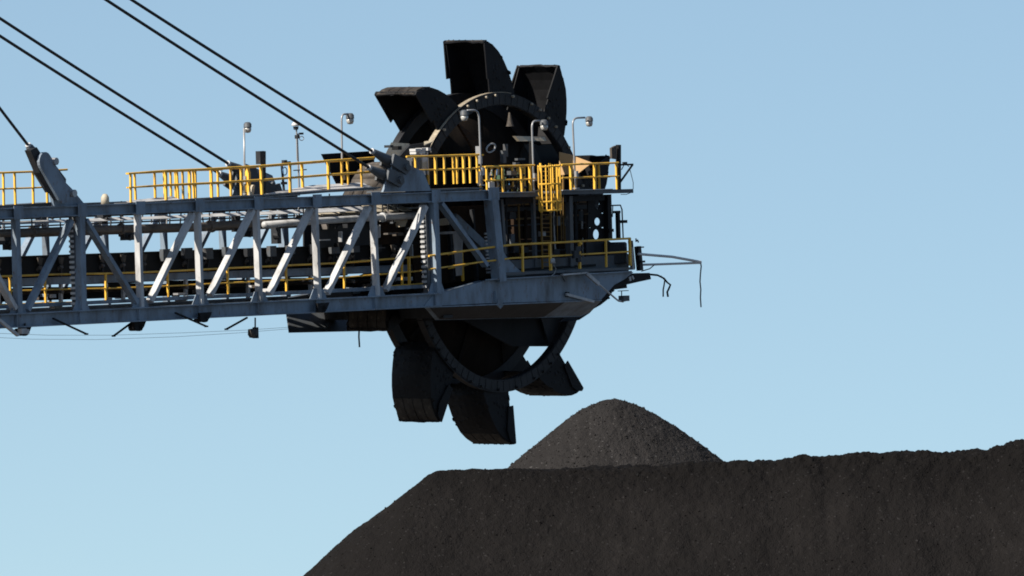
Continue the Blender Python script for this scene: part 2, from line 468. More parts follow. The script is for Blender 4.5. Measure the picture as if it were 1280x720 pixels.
# ------------------------------------------------------------------ stay lugs on the chords
def lug_gusset(off, dark=False):
    pts = [(479, 240), (484, 226), (492, 206), (505, 203), (520, 210), (529, 214), (533, 224), (539, 238.5)]
    part('stay_lug', MB().plate([NP(u, v, -.12) + off for u, v in pts], DY * .10), M_STEEL, truss)
    part('stay_lug', MB().plate([NP(u, v, .22) + off for u, v in pts], DY * .10), M_STEEL, truss)
lug_gusset(Vector((0, 0, 0))); lug_gusset(FAR)
part('stay_lug', MB().plate([NP(u, v, .0) for u, v in [(68, 258), (62, 232), (76, 222), (90, 236), (107, 256.5)]], DY * .12), M_STEEL, truss)

# ------------------------------------------------------------------ stay ropes
def stay(label, p_far, p_end, pin, d, r=.062, big=1.0):
    a, b, c = NP(*p_far, d), NP(*p_end, d), NP(*pin, d)
    a = b + (a - b) * (1.9 if p_far[1] < 100 else 5.0)
    t = thing('stay_rope', label, 'steel cable', c, 'stay ropes carrying the boom')
    n = 60
    pts = [a.lerp(b, k / n) - ZZ * (.14 * math.sin(math.pi * k / n)) for k in range(n + 1)]
    part('rope', MB().tube(pts, r, 8), M_ROPE, t, True)
    q = (c - b).normalized(); L = (c - b).length
    part('socket', MB().tube([b - q * .1, b, b + q * L * .45, b + q * L * .62], [.10 * big, .15 * big, .25 * big, .25 * big], 12), M_STEEL2, t, True)
    m = MB().plate([b + q * L * .5 + Vector((q.z, 0, -q.x)) * .28 * big, c + Vector((q.z, 0, -q.x)) * .34 * big + q * .1, c + q * .36 * big, c - Vector((q.z, 0, -q.x)) * .34 * big + q * .1,
                    b + q * L * .5 - Vector((q.z, 0, -q.x)) * .28 * big], DY * .1)
    v2 = MB(); v2.v = [x - DY * .32 for x in m.v]; v2.f = list(m.f)
    part('clevis_plate', v2, M_STEEL2, t)
    v3 = MB(); v3.v = [x + DY * .22 for x in m.v]; v3.f = list(m.f)
    part('clevis_plate', v3, M_STEEL2, t)
    part('pin', MB().lathe([(.0001, -.42), (.17 * big, -.42), (.17 * big, .42), (.0001, .42)], c, 1, 16), M_STEEL2, t, False)
    part('seizing', MB().tube([b - q * .14, b - q * .03], .115, 10), M_PALE, t)
stay('upper of the two near stay ropes, ending at the lug before the wheel', (172, 0), (467, 190), (500, 209), -.02, .062, .82)
stay('lower of the two near stay ropes, crossing in front of the yellow handrail', (140, 0), (463, 210.5), (492, 225), -.02, .062, .82)
stay('upper of the two far stay ropes at left, ending behind the handrail', (0, 18.5), (287, 205.5), (309, 218), W, .062, .82)
stay('lower of the two far stay ropes at left, passing behind the handrail', (0, 40.5), (276, 218), (300, 231), W, .062, .82)
stay('short steep stay rope at the left edge above the boom', (0, 133), (37, 184), (68, 230), .06, .055, 1.0)
links = thing('stay_link', 'long round-ended grey link plate below the steep left stay rope', 'link plate', NP(75, 245))
def capsule(a, b, r, d, th):
    pa, pb = NP(*a, d), NP(*b, d); q = (pb - pa).normalized(); x = Vector((q.z, 0, -q.x))
    pts = [pa - (q * math.cos(k) + x * math.sin(k)) * r for k in [(-90 + 20 * i) * math.pi / 180 for i in range(10)]]
    pts += [pb + (q * math.cos(k) + x * math.sin(k)) * r for k in [(-90 + 20 * i) * math.pi / 180 for i in range(10)]]
    return MB().plate(pts, DY * th)
part('link_plate', capsule((57, 202), (80, 242), .36, -.45, .12), M_STEEL, links)
part('link_plate', capsule((57, 202), (80, 242), .36, .35, .12), M_STEEL2, links)
part('pin', MB().lathe([(.0001, -.53), (.14, -.53), (.14, .5), (.0001, .5)], NP(57, 202, 0), 1, 16), M_GALV, links)
part('pin', MB().lathe([(.0001, -.53), (.14, -.53), (.14, .5), (.0001, .5)], NP(80, 242, 0), 1, 16), M_GALV, links)
part('clevis_body', MB().plate([NP(u, v, -.28) for u, v in [(38, 188), (46, 184), (62, 208), (84, 244), (74, 250), (50, 216)]], DY * .28), M_DARK, links)

# ------------------------------------------------------------------ handrails
def handrail(label, top, d, us, h=1.1, mat=M_YELLOW, group='yellow handrails of the boom', r=.037, toe=False, mid=(.52,), lean=0, close=True):
    tp = [(u, NP(u, v, d)) for u, v in top]
    t = thing('handrail', label, 'handrail', tp[0][1] - ZZ * h, group)
    line = [p for _, p in tp]
    part('top_rail', MB().tube(line, r * 1.05, 6), mat, t)
    for k in mid: part('mid_rail', MB().tube([p - ZZ * h * (1 - k) for p in line], r * .85, 6), mat, t)
    for u in us:
        w = 1.25 if isinstance(u, float) else 1.0
        p = poly_at(tp, u)
        part('post', MB().beam(p, p - ZZ * h + EX * (lean + random.uniform(-.03, .03)), .071 * w, .071 * w), mat, t)
    if toe:
        part('toe_board', MB().plate([line[0] - ZZ * h, line[-1] - ZZ * h, line[-1] - ZZ * (h - .13), line[0] - ZZ * (h - .13)], DY * .015), mat, t)
    return t
handrail('yellow handrail at the left edge behind the steep stay rope', [(-232, 229), (-60, 219), (0, 216), (45, 214.5), (84, 212)], .6, [-225, -190, -150, -110, -70, -30, 4, 18, 41, 58], h=1.25)
main_top = [(160, 217), (205, 213.5), (262, 211), (330, 207), (415, 200.5), (468, 197)]
handrail('long yellow handrail on the near side of the sloping upper walkway', main_top, .12, [163, 207.0, 264, 326.0, 362.0, 410.0, 451])
handrail('second yellow handrail running along the inner side of the upper walkway', [(158, 217), (205, 214.6), (262, 212), (330, 208), (415, 201.5), (468, 198)], .72, [168, 193, 213, 221, 237, 241, 263.5, 288, 301, 310.0, 377.0, 427, 434])
handrail('yellow crossing handrail behind the middle of the upper walkway', [(203, 215), (232, 213), (278, 212)], 4.6, [205, 219, 228, 236, 244, 272])
handrail('yellow handrail between the grey stay lug and the first wheel lamp', [(508, 195.8), (530, 195.4), (600, 193.2)], .35, [519, 544.0, 555, 579.0, 587, 596])
handrail('yellow handrail behind the short platform under the wheel lamp', [(520, 196), (604, 193.6)], 2.0, [534, 566, 571])
handrail('yellow handrail of the instrument platform left of the ladder cage', [(606, 208.5), (668, 206.5)], .3, [608, 628, 651, 662.0], h=1.12)
handrail('inner yellow handrail behind the hoses of the instrument platform', [(598, 209), (664, 207)], 1.5, [600, 614, 622, 640, 647.0, 655], h=1.1)
handrail('yellow handrail on the platform right of the ladder cage', [(702, 206), (773, 203.5)], .3, [713.0, 743.0, 770], h=1.08)
handrail('inner yellow handrail on the platform right of the ladder cage', [(690, 207), (762, 204.5)], 1.5, [698, 718, 748], h=1.08)
inner = [(-235, 353), (-70, 348), (0, 345.5), (70, 343), (132, 342), (190, 340), (300, 334.5), (430, 328.5), (527, 320.5)]
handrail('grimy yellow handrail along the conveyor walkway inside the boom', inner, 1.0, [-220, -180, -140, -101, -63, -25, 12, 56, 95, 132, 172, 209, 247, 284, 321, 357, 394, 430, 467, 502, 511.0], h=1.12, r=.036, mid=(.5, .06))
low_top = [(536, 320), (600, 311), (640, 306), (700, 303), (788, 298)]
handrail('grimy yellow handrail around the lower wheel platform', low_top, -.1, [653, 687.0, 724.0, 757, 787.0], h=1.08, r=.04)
handrail('yellow handrail stub behind the last braced panel', [(560, 318), (585, 313)], 1.2, [577.0], h=1.15)
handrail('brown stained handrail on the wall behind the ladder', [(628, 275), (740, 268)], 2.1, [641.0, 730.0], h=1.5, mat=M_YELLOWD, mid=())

# ------------------------------------------------------------------ caged ladder
lad = thing('caged_ladder', 'yellow caged ladder joining the upper and lower wheel platforms', 'ladder', NP(680, 335, .1))
for u in (675.5, 687):
    part('stile', MB().beam(NP(u, 204, .15), NP(u + 1.2, 266, .15), .075, .06), M_YELLOW, lad)
    part('stile', MB().beam(NP(u + 1.2, 266, .15), NP(u + 2.5, 336, .15), .065, .055), M_YELLOWD, lad)  # lower stiles: shade below the cage painted as a darker yellow
for k in range(24):
    v = 209 + k * 5.4
    part('rung', MB().tube([NP(675.5 + 2.5 * (v - 204) / 132, v, .15), NP(687 + 2.5 * (v - 204) / 132, v, .15)], .016, 5), M_YELLOW if v < 262 else M_YELLOWD, lad)  # lower rungs take the darker yellow painted for shade
cc = NP(686, 230, -.25)
def arc(v, r, a0=-200, a1=20, n=14):
    c = Vector((cc.x, cc.y, NP(686, v, -.25).z))
    return [c + Vector((math.cos(R(a0 + (a1 - a0) * k / n)) * r * 1.2, math.sin(R(a0 + (a1 - a0) * k / n)) * r, 0)) for k in range(n + 1)]
for v in (208, 230, 252, 263): part('cage_hoop', MB().tube(arc(v, .42), .035, 5), M_YELLOW, lad)
top_a, bot_a = arc(206, .42, n=9), arc(263.5, .42, n=9)
for a, b in zip(top_a, bot_a): part('cage_bar', MB().beam(a, b, .05, .03), M_YELLOW, lad)
part('gate_plate', MB().plate([NP(670, 246, -.1), NP(700, 245, -.1), NP(700, 248, -.1), NP(670, 249, -.1)], DY * .02), M_YELLOW, lad)
for i, (a, b) in enumerate((((696, 240), (697, 302)), ((700, 240), (702, 302)), ((704, 240), (704, 300)))):
    part('guide_rod', MB().tube([NP(*a, .1), NP(*b, .1)], .016, 5), M_YELLOWD, lad)

# ------------------------------------------------------------------ conveyor inside the boom
conv = thing('belt_conveyor', 'black rubber belt conveyor running along inside the boom', 'conveyor', NP(250, 372, 3.7))
def band(u): return 331.5 - .0355 * u                  # picture height of the belt's side at d = 2.6
u0, u1 = -238, 552
bv = lambda u, o, d=2.6: NP(u, band(u) + o, d)
prof = [(-1.05, .42), (-.45, .02), (.45, .02), (1.05, .42)]
a, b = bv(u0, 4), bv(u1, 4)
m = MB()
for (y0, z0), (y1, z1) in zip(prof, prof[1:]):
    m.plate([a + DY * (1.1 + y0) + ZZ * z0, b + DY * (1.1 + y0) + ZZ * z0, b + DY * (1.1 + y1) + ZZ * z1, a + DY * (1.1 + y1) + ZZ * z1], -ZZ * .03)
part('carrying_belt', m, M_RUBBER, conv)
part('return_belt', MB().plate([bv(u0, 34), bv(u1, 34), bv(u1, 34) + DY * 2.2, bv(u0, 34) + DY * 2.2], -ZZ * .03), M_RUBBER, conv)
for dd in (0, 2.3):
    part('stringer', MB().ibeam(bv(u0, 22) + DY * dd, bv(u1, 22) + DY * dd, .16, .28, .03), M_STEEL, conv)
m = MB()
part('skirt_board', MB().plate([bv(u0, -9) + DY * .1, bv(u1, -9) + DY * .1, bv(u1, 14) + DY * .1, bv(u0, 14) + DY * .1], DY * .04), M_RUBBER, conv)
part('skirt_board', MB().plate([bv(u0, -6) + DY * 2.1, bv(u1, -6) + DY * 2.1, bv(u1, 16) + DY * 2.1, bv(u0, 16) + DY * 2.1], DY * .04), M_RUBBER, conv)
k = 0; rr0 = random.Random(14)
for u in range(-236, 545, 26):
    c = bv(u, 4)
    f = MB().beam(bv(u, 18), bv(u, -8), .08, .1).beam(bv(u, 17) + DY * .1, bv(u, 17) + DY * 2.2, .08, .1, EX)
    part('idler_frame', f, M_DARK, conv)
    part('idler_roller', MB().tube([bv(u, 12) + DY * .35, bv(u, 4) + DY * -.05], .09, 8), M_PIPE, conv)
    if 180 < u < 480:
        part('guard_box', MB().box(bv(u + rr0.uniform(-3, 3), -6.5 + rr0.uniform(-1, 2)) - DY * .12, rr0.uniform(.36, .54), .18, rr0.uniform(.3, .46)), M_STEEL2 if k % 3 else M_DARK, conv)
        part('guard_stalk', MB().beam(bv(u, 0) - DY * .12, bv(u, 18) - DY * .05, .06, .06), M_DARK, conv)
    else:
        part('roller_bracket', MB().plate([bv(u - 4, -8) - DY * .05, bv(u + 3, -7) - DY * .05, bv(u + 1, 2) - DY * .05, bv(u - 3, 0) - DY * .05], DY * .05), M_TAN, conv)
    if k % 2 == 0: part('return_roller', MB().tube([bv(u, 36) - DY * .1, bv(u, 36) + DY * 2.4], .08, 8), M_PIPE, conv)
    if k % 3 == 0: part('leg', MB().beam(bv(u, 26), bv(u, 52), .12, .12), M_PALE, conv)
    k += 1
# inner walkway along the conveyor
walk = thing('inner_walkway', 'grated walkway beside the conveyor inside the lower boom', 'walkway', NP(250, 386, 1.2))
for (a_, b_) in ((-238, -90), (-90, 30), (30, 103), (103, 176), (176, 250), (250, 323), (323, 396), (396, 470), (470, 543)):
    va, vb = bc_v(a_) - 17, bc_v(b_) - 17
    pa, pb = NP(a_, va, .75), NP(b_ - 1, vb, .75)
    part('grating', MB().plate([pa, pb, pb + DY * 1.5, pa + DY * 1.5], -ZZ * .04), M_DARK, walk)
    part('kerb_angle', MB().beam(pa + ZZ * .02 - DY * .05, pb + ZZ * .02 - DY * .05, .07, .14), M_STEEL, walk)
part('drip_tray', MB().plate([NP(-238, bc_v(-238) - 6, 2.4), NP(548, bc_v(548) - 6, 2.4), NP(548, bc_v(548) - 6, 2.4) + DY * 2.8, NP(-238, bc_v(-238) - 6, 2.4) + DY * 2.8], -ZZ * .03), M_DARK, walk)
rr = random.Random(3)
for k in range(21):
    ua = -240 + 37.5 * k; ub = ua + 36 + rr.uniform(-1, 1.2)
    ga = rr.uniform(0, 2.5); gb_ = rr.uniform(-1, 3)
    part('spill_panel', MB().plate([NP(u, band(u) + o, 5.3) for u, o in ((ua, 9 + ga), (ub, 9 + ga), (ub, 26 + ga), (ua, 26 + ga))], DY * .04), M_BLACK if k % 3 else M_DARK, walk)
    part('spill_panel', MB().plate([NP(u, band(u) + o, 5.4) for u, o in ((ua, 27 + gb_), (ub, 28 + gb_), (ub, 46), (ua, 46))], DY * .04), M_DARK if k % 4 else M_BLACK, walk)
for k in range(46):
    u = rr.uniform(0, 540); v = bc_v(u) - rr.uniform(14, 30)
    part('clamp', MB().box(NP(u, v, rr.uniform(1.0, 2.3)), rr.uniform(.12, .5), rr.uniform(.1, .3), rr.uniform(.06, .14)), rr.choice([M_PALE, M_PALE, M_STEEL, M_GALV, M_TAN]), walk)

# ------------------------------------------------------------------ pipes and conduits
def pipe(name, label, cat, pts, d, r, mat, flanges=0, group=None):
    if pts[0][0] < 0:                                              # carry on past the picture's edge
        (ua, va), (ub, vb) = pts[0], pts[1]
        pts = [(-238, va + (va - vb) / (ub - ua) * (ua + 238))] + pts[1:]
    line = [NP(u, v, d) for u, v in pts]
    t = thing(name, label, cat, line[0].lerp(line[-1], .5), group)
    part('tube', MB().tube(line, r, 10), mat, t, True)
    for k in range(flanges):
        f = (k + .5) / flanges
        u = pts[0][0] + (pts[-1][0] - pts[0][0]) * f
        p = poly_at([(q[0], l) for q, l in zip(pts, line)], u); x = (line[-1] - line[0]).normalized()
        part('flange', MB().tube([p - x * .05, p + x * .05], r * 1.45, 10), mat, t)
        part('hanger', MB().beam(p, p + ZZ * .5, .03, .05), M_DARK, t)
pipe('water_pipe', 'dusty brown water pipe hung below the upper chord', 'pipe', [(-90, 294), (0, 291.5), (120, 287), (240, 283.5), (300, 280), (540, 268)], 1.5, .15, M_PIPE, 7)
pipe('conduit', 'thin grey conduit above the dusty water pipe', 'pipe', [(-90, 281), (0, 278), (240, 270), (540, 259)], 1.8, .035, M_GALV, 9)
pipe('cable_tray', 'dark cable tray just under the top chord', 'cable tray', [(-90, 276), (0, 273.5), (240, 264.5), (540, 253.5)], 2.6, .06, M_DARK, 9)
pipe('conduit', 'lowest thin conduit crossing the open upper panels', 'pipe', [(-90, 288), (240, 274.5), (540, 263)], 4.5, .03, M_DARK, 5)
pipe('air_pipe', 'pale air pipe lit by the sun near the wheel end', 'pipe', [(330, 281), (395, 276.5), (470, 272), (528, 269)], 1.1, .13, M_PALE, 2)
pipe('rear_pipe', 'dark pipe at the far side of the boom', 'pipe', [(-90, 297), (240, 286), (480, 277)], 6.6, .12, M_PIPE, 5)
rr = random.Random(12)
brk = thing('pipe_brackets', 'small dark brackets and valves hung between pipe and chord', 'bracket', NP(200, 280, 1.9))
for k in range(40):
    u = rr.uniform(0, 530); v0 = tc_v(u) + rr.uniform(6, 10)
    d_ = rr.uniform(1.6, 4.5)
    part('hanger', MB().beam(NP(u, v0, d_), NP(u + rr.uniform(-2, 2), v0 + rr.uniform(10, 26), d_), .04, .04), M_DARK if k % 3 else M_GALV, brk)
for (u, v, w_, h_) in ((8, 300, .5, .35), (10, 304, .3, .5), (160, 292, .6, .5), (152, 288, .3, .3), (130, 270, .5, .12), (118, 284, .5, .14), (310, 288, .3, .5), (345, 290, .25, .9), (295, 280, .2, .6)):
    part('valve_body', MB().box(NP(u, v, 1.7), w_, .3, h_).tube([NP(u - 3, v + 4, 1.7), NP(u + 4, v + 5, 1.5)], .12, 8), M_DARK, brk)

# ------------------------------------------------------------------ clutter and plates in the last bays before the wheel
head = thing('transfer_house', 'sooty plated transfer house between boom end and wheel', 'transfer chute', NP(470, 330, 3))
part('wall_panel', MB().plate([NP(u, v, 5.2) for u, v in [(380, 262), (548, 256), (548, 322), (380, 326)]], DY * .06), M_DARK, head)
part('wall_panel', MB().plate([NP(u, v, 2.35) for u, v in [(398, 283), (468, 279), (468, 306), (398, 310)]], DY * .06), M_DARK, head)
part('wall_panel', MB().plate([NP(u, v, 2.35) for u, v in [(470, 279), (500, 277), (500, 304), (470, 306)]], DY * .06), M_BROWN, head)
def eplate(pts, mat, name='end_plate', s=None, parent=head, th=.03, lean=0):
    """plate across the boom (its face looks back along it, into the sun)"""
    s = NP(pts[0][0], pts[0][1], s).x
    return part(name, MB().plate([PS(u, v, s) for u, v in pts], EX * th), mat, parent)
for (u, v, w_, h_, dd) in ((470, 256.5, 13, 8, 1.5), (487, 256, 12, 8, 1.5), (503, 255, 12, 8, 1.5), (432, 262, 22, 6, 1.5), (408, 264, 20, 6, 1.5)):
    a = NP(u, v, dd)
    part('light_panel', MB().plate([NP(u, v + h_, dd), NP(u + w_, v + h_ - .5, dd), NP(u + w_, v - .5, dd) + DY * .7, NP(u, v, dd) + DY * .7], Vector((0, .01, -.03))), M_CREAM, head)
eplate([(547, 274), (561, 272), (561, 281), (547, 282.5)], M_CREAM, s=1.0)
eplate([(566, 292), (578, 290), (577, 344), (570, 345)], M_PALE, s=1.2)
eplate([(547, 290), (570, 289), (570, 292), (547, 293)], M_PALE, s=1.3)
eplate([(471, 282), (475, 281), (475, 297), (471, 298)], M_PALE, s=1.3)
eplate([(490, 270), (511, 268), (506, 283), (496, 284)], M_CREAM, s=2.0)
rr = random.Random(21)
for k in range(26):
    u = rr.uniform(402, 530); v = rr.uniform(262, 326); w_ = rr.choice([(.05, .5), (.6, .05), (.3, .12), (.1, .3), (.5, .07)])
    part('fitting', MB().box(NP(u, v, rr.uniform(1.7, 2.3)), w_[0] * rr.uniform(.7, 1.4), rr.uniform(.05, .3), w_[1] * rr.uniform(.7, 1.4)), rr.choice([M_DARK, M_TAN, M_STEEL2, M_DARK, M_BLACK, M_PIPE, M_GALV]), head)
part('chute_wall', MB().plate([NP(u, v, 2.4) for u, v in [(510, 262), (612, 256), (618, 345), (520, 360)]], DY * .06), M_BROWN, head)
part('chute_rib', MB().beam(NP(560, 264, 2.2), NP(566, 350, 2.2), .15, .12), M_DARK, head)
part('chute_rib', MB().beam(NP(590, 262, 2.2), NP(596, 350, 2.2), .15, .12), M_DARK, head)
part('knee_brace', MB().beam(NP(566, 272, 1.9), NP(612, 316, 1.9), .3, .35), M_STEEL, head)
m = MB()
for k in range(12): m.box(NP(609 + .25 * k, 292 + k * 4.4, .9), .35, .05, .07)
part('step_rungs', m, M_PALE, head)

# ------------------------------------------------------------------ wheel head frame (girders, skirts, columns, decks)
fr = thing('steel_gantry', 'grey box girder frame carrying the bucket wheel', 'frame', NP(660, 385, 0))
gird = [(541, 369), (566, 362), (607, 351), (660, 346.5), (720, 343.5), (792, 340), (781, 349), (768, 356), (752, 374), (690, 376.5), (600, 379.5), (530, 383)]
part('side_girder', MB().plate([NP(u, v, -.05) for u, v in gird], DY * .45), M_STEEL, fr)
part('girder_flange', MB().plate([NP(607, 350.7, -.2), NP(790, 340, -.2), NP(790, 340, .55), NP(607, 350.7, .55)], ZZ * .05), M_STEEL, fr)
part('girder_flange', MB().plate([NP(530, 383.4, -.12), NP(752, 374.4, -.12), NP(752, 374.4, .5), NP(530, 383.4, .5)], -ZZ * .05), M_STEEL, fr)
sk = [(532, 384.5, .02), (752, 375.5, .02), (737, 391.5, 1.0), (724, 396, 1.0), (594, 399, 1.0), (545, 400, 1.0)]
part('skirt_plate', MB().plate([NP(*q) for q in sk], DY * .04), M_STEEL, fr)
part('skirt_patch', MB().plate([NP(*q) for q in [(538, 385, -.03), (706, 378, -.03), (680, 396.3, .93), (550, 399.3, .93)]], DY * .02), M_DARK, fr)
part('end_plate', MB().plate([NP(752, 374.5, .1), NP(737, 391.5, 1.0), NP(724, 400, 1.2), NP(700, 402, 2.4), NP(735, 376, 2.4)], EX * -.05), M_STEEL2, fr)
fg = [(q[0] - 188, q[1] + 5) for q in gird]
part('side_girder', MB().plate([NP(u, v, W) for u, v in [(352, 374), (440, 358), (604, 346), (564, 380), (350, 392)]], DY * .45), M_STEEL2, fr)
part('skirt_plate', MB().plate([NP(*q) for q in [(357, 380, W - .2), (560, 378, W - .2), (545, 404, W - 1.4), (474, 413.5, W - 1.6), (362, 416, W - 1.6)]], DY * .05), M_STEEL2, fr, label='sloping skirt plate below the far girder, its deep shade painted dark')  # pale plate; its deep shade is painted in with a darker grey
part('bottom_plate', MB().plate([NP(545, 399.5, 1.0), NP(724, 396, 1.0), NP(724, 396, 1.0) + DY * 1.2, NP(545, 399.5, 1.0) + DY * 1.2], -ZZ * .04), M_BLACK, fr)
part('sun_block_plate', MB().plate([NP(426, bc_v(426) + 1, .8), NP(548, bc_v(548) + 1, .8), NP(548, bc_v(548) + 1, .8) + DY * 5.6, NP(426, bc_v(426) + 1, .8) + DY * 5.6], -ZZ * .04), M_BLACK, fr)  # added plate hidden behind the chord, keeps sun off the buckets
part('cross_girder', MB().beam(NP(560, 386, .6), NP(560, 386, .6) + DY * 6.4, .6, .7, EX), M_DARK, fr)
# cover boards and small marks on the girder
m = MB().plate([NP(u, v, -.1) for u, v in [(622, 374), (627, 373), (629, 382), (626, 386), (622, 382)]], DY * .05)
part('lifting_eye', m, M_STEEL, fr)
part('shelf_edge', MB().beam(NP(630, 346.6, -.1), NP(702, 343, -.1), .05, .06), M_BLACK, fr)
part('upper_coaming', MB().plate([NP(u, v, .5) for u, v in [(626, 326), (785, 318), (786, 339), (626, 347)]], DY * .08), M_STEEL2, fr)
part('coaming_slot', MB().plate([NP(u, v, .44) for u, v in [(632, 337), (745, 330), (745, 333), (632, 340)]], DY * .05), M_BLACK, fr)
part('motor_housing', MB().lathe([(.001, 0), (.50, 0), (.52, .06), (.52, .80), (.46, .86), (.001, .86)], NP(768, 330, .8), 2, 20), M_DARK, fr)
# columns between the lower and the upper platform
for (ua, va, ub, vb, w_, mat, dd) in ((666, 247, 669, 334, .14, M_STEEL2, .5), (711, 245, 713, 333, .22, M_STEEL2, .5), (641, 247, 643, 330, .14, M_BROWN, 1.9), (626, 249, 630, 318, .16, M_STEEL2, .6), (758.5, 243, 760, 300, .26, M_BLACK, .8),
                                      (730, 268, 731, 330, .2, M_BROWN, 2.0)):
    part('column', MB().beam(NP(ua, va, dd), NP(ub, vb, dd), w_, w_), mat, fr)
part('corner_gusset', MB().plate([NP(u, v, .05) for u, v in [(628, 312), (634, 322), (645, 334), (660, 346), (628, 347)]], DY * .06), M_STEEL, fr)
# pierced plate beside the last column, sky shows through its three oval holes
hx = [(747, 255, 3.4, 6), (747, 277, 3.8, 5), (745.5, 293, 4, 6.5)]
bm_pts = []
m = MB()
edges = [(735, 756)]
vtop, vbot = 245, 300
rows = [vtop] + sum([[h[1] - h[3], h[1] + h[3]] for h in hx], []) + [vbot]
for i, h in enumerate(hx):
    for a0 in range(0, 360, 20):
        a1 = a0 + 20
        def pt(a, k):
            if k: return NP(h[0] + h[2] * math.cos(R(a)), h[1] + h[3] * math.sin(R(a)), .85)
            t = max(abs(math.cos(R(a))) , abs(math.sin(R(a))))
            top = (vtop, 266.5, 284.5)[i]; bot = (266.5, 284.5, 300.5)[i]
            x = math.cos(R(a)) / t; y = math.sin(R(a)) / t
            return NP(745.5 + x * 10.5, (top + bot) / 2 + y * (bot - top) / 2, .85)
        m.plate([pt(a0, 0), pt(a1, 0), pt(a1, 1), pt(a0, 1)], DY * .05)
part('pierced_plate', m, M_BLACK, fr)
part('lower_plate', MB().plate([NP(u, v, .95) for u, v in [(733, 299), (758, 299), (786, 318), (786, 338), (733, 340)]], DY * .05), M_DARK, fr)
# decks
def fdeck(u0, v0, u1, v1, d0, d1, th, mat=M_STEEL2):
    p0, p1 = NP(u0, v0, d0), NP(u1, v1, d0); w = DY * (d1 - d0)
    part('deck', MB().plate([p0, p1, p1 + w, p0 + w], -ZZ * th), mat, fr)
    part('deck_edge', MB().beam(p0 - ZZ * (th / 2 + .02) - DY * .04, p1 - ZZ * (th / 2 + .02) - DY * .04, .05, th + .06), mat, fr)
fdeck(606, 241.5, 672, 240.5, .1, 1.9, .12)
fdeck(700, 238.5, 790, 236.5, .1, 1.9, .10)
fdeck(672, 240.5, 700, 239, 1.0, 1.9, .10)
fdeck(630, 341, 792, 334, -.05, .5, .05)
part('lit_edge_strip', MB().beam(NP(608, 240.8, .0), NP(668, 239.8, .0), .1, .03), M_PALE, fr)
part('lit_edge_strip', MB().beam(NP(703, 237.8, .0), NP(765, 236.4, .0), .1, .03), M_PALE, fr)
part('under_beam', MB().beam(NP(628, 252, .6), NP(752, 247, .6), .3, .22), M_BLACK, fr)
part('rear_wall', MB().plate([NP(u, v, 2.3) for u, v in [(620, 250), (735, 247), (735, 345), (620, 348)]], DY * .05), M_BROWN, fr)
for u in (634, 655, 676, 697, 718):
    part('wall_rib', MB().beam(NP(u, 252, 2.25), NP(u + 2.5, 338, 2.25), .08, .1), M_BROWN, fr)
part('under_beam', MB().beam(NP(628, 262, 1.8), NP(752, 258, 1.8), .2, .16), M_DARK, fr)
# nose at the right end
part('nose_frame', MB().beam(NP(788, 301, .1), NP(791, 336, .1), .15, .14).beam(NP(797, 308, .2), NP(800, 338, .2), .2, .2), M_DARK, fr)
part('nose_strip', MB().beam(NP(790, 309, -.12), NP(791, 337, -.12), .06, .06), M_GALV, fr)
part('nose_bracket', MB().plate([NP(u, v, .1) for u, v in [(778, 343), (812, 341), (814, 349), (800, 352), (778, 357), (764, 362), (770, 350)]], DY * .7), M_BLACK, fr)
part('nose_bracket', MB().plate([NP(u, v, .25) for u, v in [(742, 356), (782, 346), (784, 360), (768, 362), (755, 372)]], DY * .5), M_BLACK, fr)
part('nose_lever', MB().tube([NP(795, 298, 0), NP(795, 302, 0), NP(797, 300, 0), NP(798, 303, 0)], .03, 5).box(NP(801, 309, 0), .3, .1, .05).box(NP(803, 327, 0), .25, .1, .08), M_DARK, fr)
for (a, b, w_) in (((787, 346), (788, 351), .1), ((790, 345), (792, 349), .08)): part('bolt_plate', MB().beam(NP(*a, -.05), NP(*b, -.05), .05, w_), M_PALE, fr)

# ------------------------------------------------------------------ the bucket wheel
d_near, BW = 2.72, 1.95
wc = NP(625, 304, d_near)
depth = (M @ wc - CAMP).dot(FWD)
K = depth / FPX                                        # metres per pixel at the wheel
wheel = thing('bucket_wheel', 'huge coal blackened bucket wheel with ten open scoops', 'bucket wheel', wc)
wheel.matrix_world = wheel.matrix_world @ Matrix.Translation((-.03, 0, .03)) @ Matrix.Rotation(R(1.2), 4, 'X')
bb = BASE['bucket_wheel']
Ro, Ri = 187 * K, 172 * K
def ring(d0, d1, ro, ri): return MB().lathe([(ri, d0), (ro, d0), (ro, d1), (ri, d1)], wc, 1, 120)
part('near_ring', ring(-.06, .24, Ro, Ri), M_RING, wheel)
part('rim_band', ring(-.065, .12, Ro + .012, Ro - .02), M_RING, wheel)
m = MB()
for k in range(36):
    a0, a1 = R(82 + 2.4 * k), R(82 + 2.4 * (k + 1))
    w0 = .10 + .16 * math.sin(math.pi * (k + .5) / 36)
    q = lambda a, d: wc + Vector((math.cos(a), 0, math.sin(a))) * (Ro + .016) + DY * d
    m.plate([q(a0, -.07), q(a1, -.07), q(a1, -.07 + w0), q(a0, -.07 + w0)], Vector((math.cos(a0), 0, math.sin(a0))) * .02)  # paler arc: sunlight painted onto the upper left rim
part('sunlit_rim', m, M_RIM, wheel, label='upper left edge of the near ring, its sunlight painted pale')
part('far_ring', ring(BW - .3, BW, Ro, Ri), M_RING, wheel)
m = MB()
for k in range(90):
    a = 2 * math.pi * k / 90; x = Vector((math.cos(a), 0, math.sin(a))); t = Vector((-x.z, 0, x.x))
    p = wc + DY * -.075
    m.plate([p + x * (Ri + .03) - t * .175, p + x * (Ro - .05) - t * .185, p + x * (Ro - .05) + t * .185, p + x * (Ri + .03) + t * .175], -DY * (.008 + .006 * (k % 3)))
part('ring_segments', m, M_RING, wheel)['kind'] = 'stuff'
rb_ = random.Random(8)
